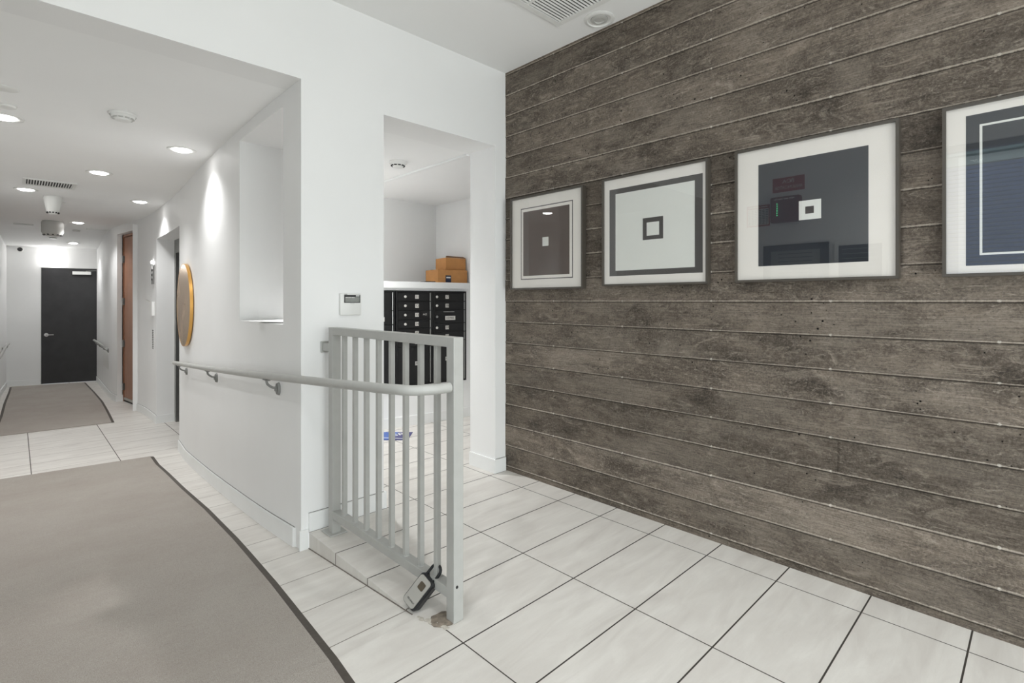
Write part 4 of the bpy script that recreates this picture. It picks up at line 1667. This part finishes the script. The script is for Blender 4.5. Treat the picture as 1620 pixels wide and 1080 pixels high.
bm = nb()
for s0, s1, z0, z1 in ((-1.4, 0.605, 0, 0.385), (-1.4, 0.605, 1.312, 1.335), (-1.4, -1.16, 0.385, 1.312), (0.538, 0.605, 0.385, 1.312)):
    a, b_, c_, d_ = MP(s0, 0, 0), MP(s1, 0, 0), MP(s1, -0.42, 0), MP(s0, -0.42, 0)
    prism(bm, [(a.x, a.y), (b_.x, b_.y), (c_.x, c_.y), (d_.x, d_.y)], z0, z1)
struct(obj('wall_parapet', bm, M['wall']))
bm = nb()
a, b_ = MP(-1.4, 0.015, 0), MP(0.604, 0.015, 0)
prism(bm, [(a.x, a.y), (b_.x, b_.y), (3.468, 4.848), (1.45, 4.848)], 1.336, 1.398)
struct(obj('trim_2', bm, M['base']))
bm = nb()
mbox(bm, -1.4, 0.6, 0.0, 0.012, 0.0005, 0.096)
struct(obj('baseboard_mailroom', bm, M['base']))


def mail_unit(s0, s1, label, doors):
    t = thing('mailbox_unit', label, 'mailboxes', tuple(MP((s0 + s1) / 2, 0, 0.39)), 'wall mailbox units in the mail room')
    bm = nb()
    mbox(bm, s0 + 0.001, s1 - 0.001, -0.30, 0.006, 0.388, 1.309)
    for z0, z1 in ((0.388, 0.402), (1.297, 1.309)):
        mbox(bm, s0 + 0.001, s1 - 0.001, 0.006, 0.02, z0, z1)
    mbox(bm, s0 + 0.001, s0 + 0.022, 0.006, 0.02, 0.402, 1.297)
    mbox(bm, s1 - 0.012, s1 - 0.001, 0.006, 0.02, 0.402, 1.297)
    obj('cabinet', bm, M['black_metal'], t)
    for (z0, z1, num, kind, lk_s, n_s) in doors:
        bm = nb()
        mbox(bm, s0 + 0.026, s1 - 0.034, 0.0065, 0.017, z0 + 0.0025, z1 - 0.0025, 0.0015)
        d = obj('mailbox_door', bm, M['black_metal'], t)
        zm = (z0 + z1) / 2 if z1 - z0 < 0.16 else z0 + 0.55 * (z1 - z0)
        if kind == 'outgoing':
            bm = nb()
            mbox(bm, n_s - 0.045, n_s + 0.08, 0.0172, 0.026, z1 - 0.022, z1 - 0.014, 0.001)
            obj('slot_lip', bm, M['steel'], d)
            bm = nb()
            mbox(bm, n_s - 0.022, n_s + 0.095, 0.0172, 0.0182, zm - 0.036, zm + 0.006)
            text_bm(bm, num, MP(n_s + 0.036, 0.0186, zm - 0.015), ME, UZ, 0.022, 1, width=0.09)
            obj('label_plate', bm, [M['sticker'], M['dark']], d)
        else:
            bm = nb()
            wd = 0.019 if len(num) < 3 else 0.03
            mbox(bm, n_s - wd, n_s + wd, 0.0172, 0.0182, zm - 0.019, zm + 0.019)
            text_bm(bm, num, MP(n_s, 0.0186, zm), ME, UZ, 0.024, 1)
            obj('number_label', bm, [M['sticker'], M['dark']], d)
        bm = nb()
        zl = zm if kind != 'parcel' else zm + 0.065
        lathe(bm, [(0.013, 0.0), (0.012, 0.005), (0.004, 0.006), (0.001, 0.003)], MP(lk_s, 0.0172, zl), MN, 14)
        obj('lock', bm, M['sticker'] if kind == 'box' else M['steel'], d)
        bm = nb()
        tube(bm, [MP(s1 - 0.022, 0.016, z0 + 0.004), MP(s1 - 0.022, 0.016, z1 - 0.004)], 0.0065, 8)
        obj('hinge', bm, M['steel'], t)
    return t


def rows_from(top, hs):
    out = []
    for h_ in hs:
        out.append((top - h_, top))
        top -= h_
    return out


Rz = rows_from(1.296, [0.0885] * 6 + [0.3625])
mail_unit(-0.255, 0.137, 'middle black mailbox unit with numbers 11 to 16', [
    (a, b_, n_, k, -0.154, -0.031) for (a, b_), n_, k in zip(Rz, ['11', '12', '13', '14', '15', '16', '3P'], ['box'] * 6 + ['parcel'])])
Rz = rows_from(1.296, [0.0885, 0.0885, 0.1330, 0.0885, 0.0885, 0.4065])
mail_unit(0.138, 0.532, 'right-hand black mailbox unit with a US mail slot and numbers 17 to 20', [
    (a, b_, n_, k, 0.189, 0.305) for (a, b_), n_, k in zip(Rz, ['17', '18', 'US MAIL', '19', '20', '4P'], ['box', 'box', 'outgoing', 'box', 'box', 'parcel'])])
Rz = rows_from(1.296, [0.177, 0.133, 0.133, 0.46])
mail_unit(-0.70, -0.262, 'left black mailbox unit partly hidden behind the white corner', [
    (a, b_, n_, k, -0.62, -0.46) for (a, b_), n_, k in zip(Rz, ['1P', 'US MAIL', '9', '2P'], ['parcel', 'outgoing', 'box', 'parcel'])])
# small scratched letters beside number 13
t13 = nb()
text_bm(t13, 'AZ', MP(0.055, 0.0176, 1.078), ME, UZ, 0.016, 0, width=0.045)
tag(obj('white_marking', t13, M['sticker']), 'small white scrawled letters on the mailbox door numbered 13', 'marking')


# ---- cardboard parcels on the ledge
def carton(s0, s1, d0, d1_, z0, z1, label, open_top=False, tape=True, lab=None):
    t = thing('cardboard_box', label, 'cardboard box', tuple(MP((s0 + s1) / 2, (d0 + d1_) / 2, z0)), 'parcels on the mail room ledge')
    bm = nb()
    mbox(bm, s0, s1, d0, d1_, z0, z1, 0.002)
    obj('carton', bm, M['cardboard'], t)
    bm = nb()
    if open_top:
        for sa, sb, ta, tb in ((s0, s1, d1_ - 0.004, d1_ - 0.05),):
            f_ = [MP(sa, ta, z1 + 0.001), MP(sb, ta, z1 + 0.001), MP(sb, tb, z1 + 0.018), MP(sa + 0.03, tb, z1 + 0.02)]
            poly(bm, f_)
            poly(bm, [q + Vector((0, 0, 0.003)) for q in f_])
            for i in range(4):
                j = (i + 1) % 4
                poly(bm, [f_[i], f_[j], f_[j] + Vector((0, 0, 0.003)), f_[i] + Vector((0, 0, 0.003))])
        obj('flap', bm, M['cardboard_dark'], t)
    else:
        mbox(bm, s0 - 0.0006, s1 + 0.0006, (d0 + d1_) / 2 - 0.025, (d0 + d1_) / 2 + 0.025, z1 + 0.0004, z1 + 0.0012)
        obj('tape', bm, M['cardboard_dark'], t)
    if lab:
        bm = nb()
        mbox(bm, lab[0], lab[1], d1_ + 0.0004, d1_ + 0.0012, lab[2], lab[3])
        mbox(bm, lab[0] + 0.008, lab[1] - 0.008, d1_ + 0.0012, d1_ + 0.0018, lab[3] - 0.03, lab[3] - 0.016, mi=1)
        obj('parcel_label', bm, [M['navy'], M['paper']], t)
    return t


carton(0.236, 0.585, -0.32, -0.05, 1.399, 1.533, 'larger cardboard box with a dark label on the ledge above the mailboxes', lab=(0.325, 0.39, 1.402, 1.475))
carton(0.345, 0.585, -0.30, -0.08, 1.5355, 1.66, 'smaller open cardboard box stacked on the larger one', open_top=True)
carton(-0.52, -0.352, -0.33, -0.08, 1.399, 1.49, 'cardboard box on the ledge mostly hidden by the white corner')
bm = nb()
mbox(bm, 0.075, 0.19, -0.12, -0.02, 1.399, 1.408)
tag(obj('flat_parcel', bm, M['black']), 'thin dark flat packet on the ledge left of the cardboard boxes', 'packet')

# ---- mailing envelope on the floor
q0 = Vector((2.458, 3.856, 0.001))
ea = Vector((0.176, 0.191, 0)).normalized()
eb = Vector((-ea.y, ea.x, 0))
t = thing('mailing_envelope', 'blue and white mailing envelope lying on the mail room floor', 'envelope', tuple(q0))
bm = nb()


def eq(a0, a1, b0, b1, z, h_, mi=0):
    frame_box(bm, q0 + ea * (a0 + a1) / 2 + eb * (b0 + b1) / 2 + Vector((0, 0, z + h_ / 2)), ea, eb, (0, 0, 1), (a1 - a0, b1 - b0, h_), 0, mi)


eq(0, 0.26, 0, 0.36, 0, 0.004)
obj('envelope', bm, M['purple'], t)
bm = nb()
eq(0, 0.26, 0.13, 0.36, 0.0042, 0.0006)
obj('blue_panel', bm, M['blue'], t)
bm = nb()
text_bm(bm, 'SR', q0 + ea * 0.17 + eb * 0.11 + Vector((0, 0, 0.0054)), Vector((1, -0.3, 0)), Vector((0.3, 1, 0)), 0.075)
frame_box(bm, q0 + ea * 0.05 + eb * 0.15 + Vector((0, 0, 0.0052)), (eb * 0.97 + ea * 0.2).normalized(), (ea * 0.97 - eb * 0.2).normalized(), (0, 0, 1), (0.28, 0.012, 0.0006))
frame_box(bm, q0 + ea * 0.13 + eb * 0.29 + Vector((0, 0, 0.0052)), (ea * 0.9 + eb * 0.3).normalized(), (eb * 0.9 - ea * 0.3).normalized(), (0, 0, 1), (0.18, 0.018, 0.0006))
obj('printed_letters', bm, M['paper'], t)
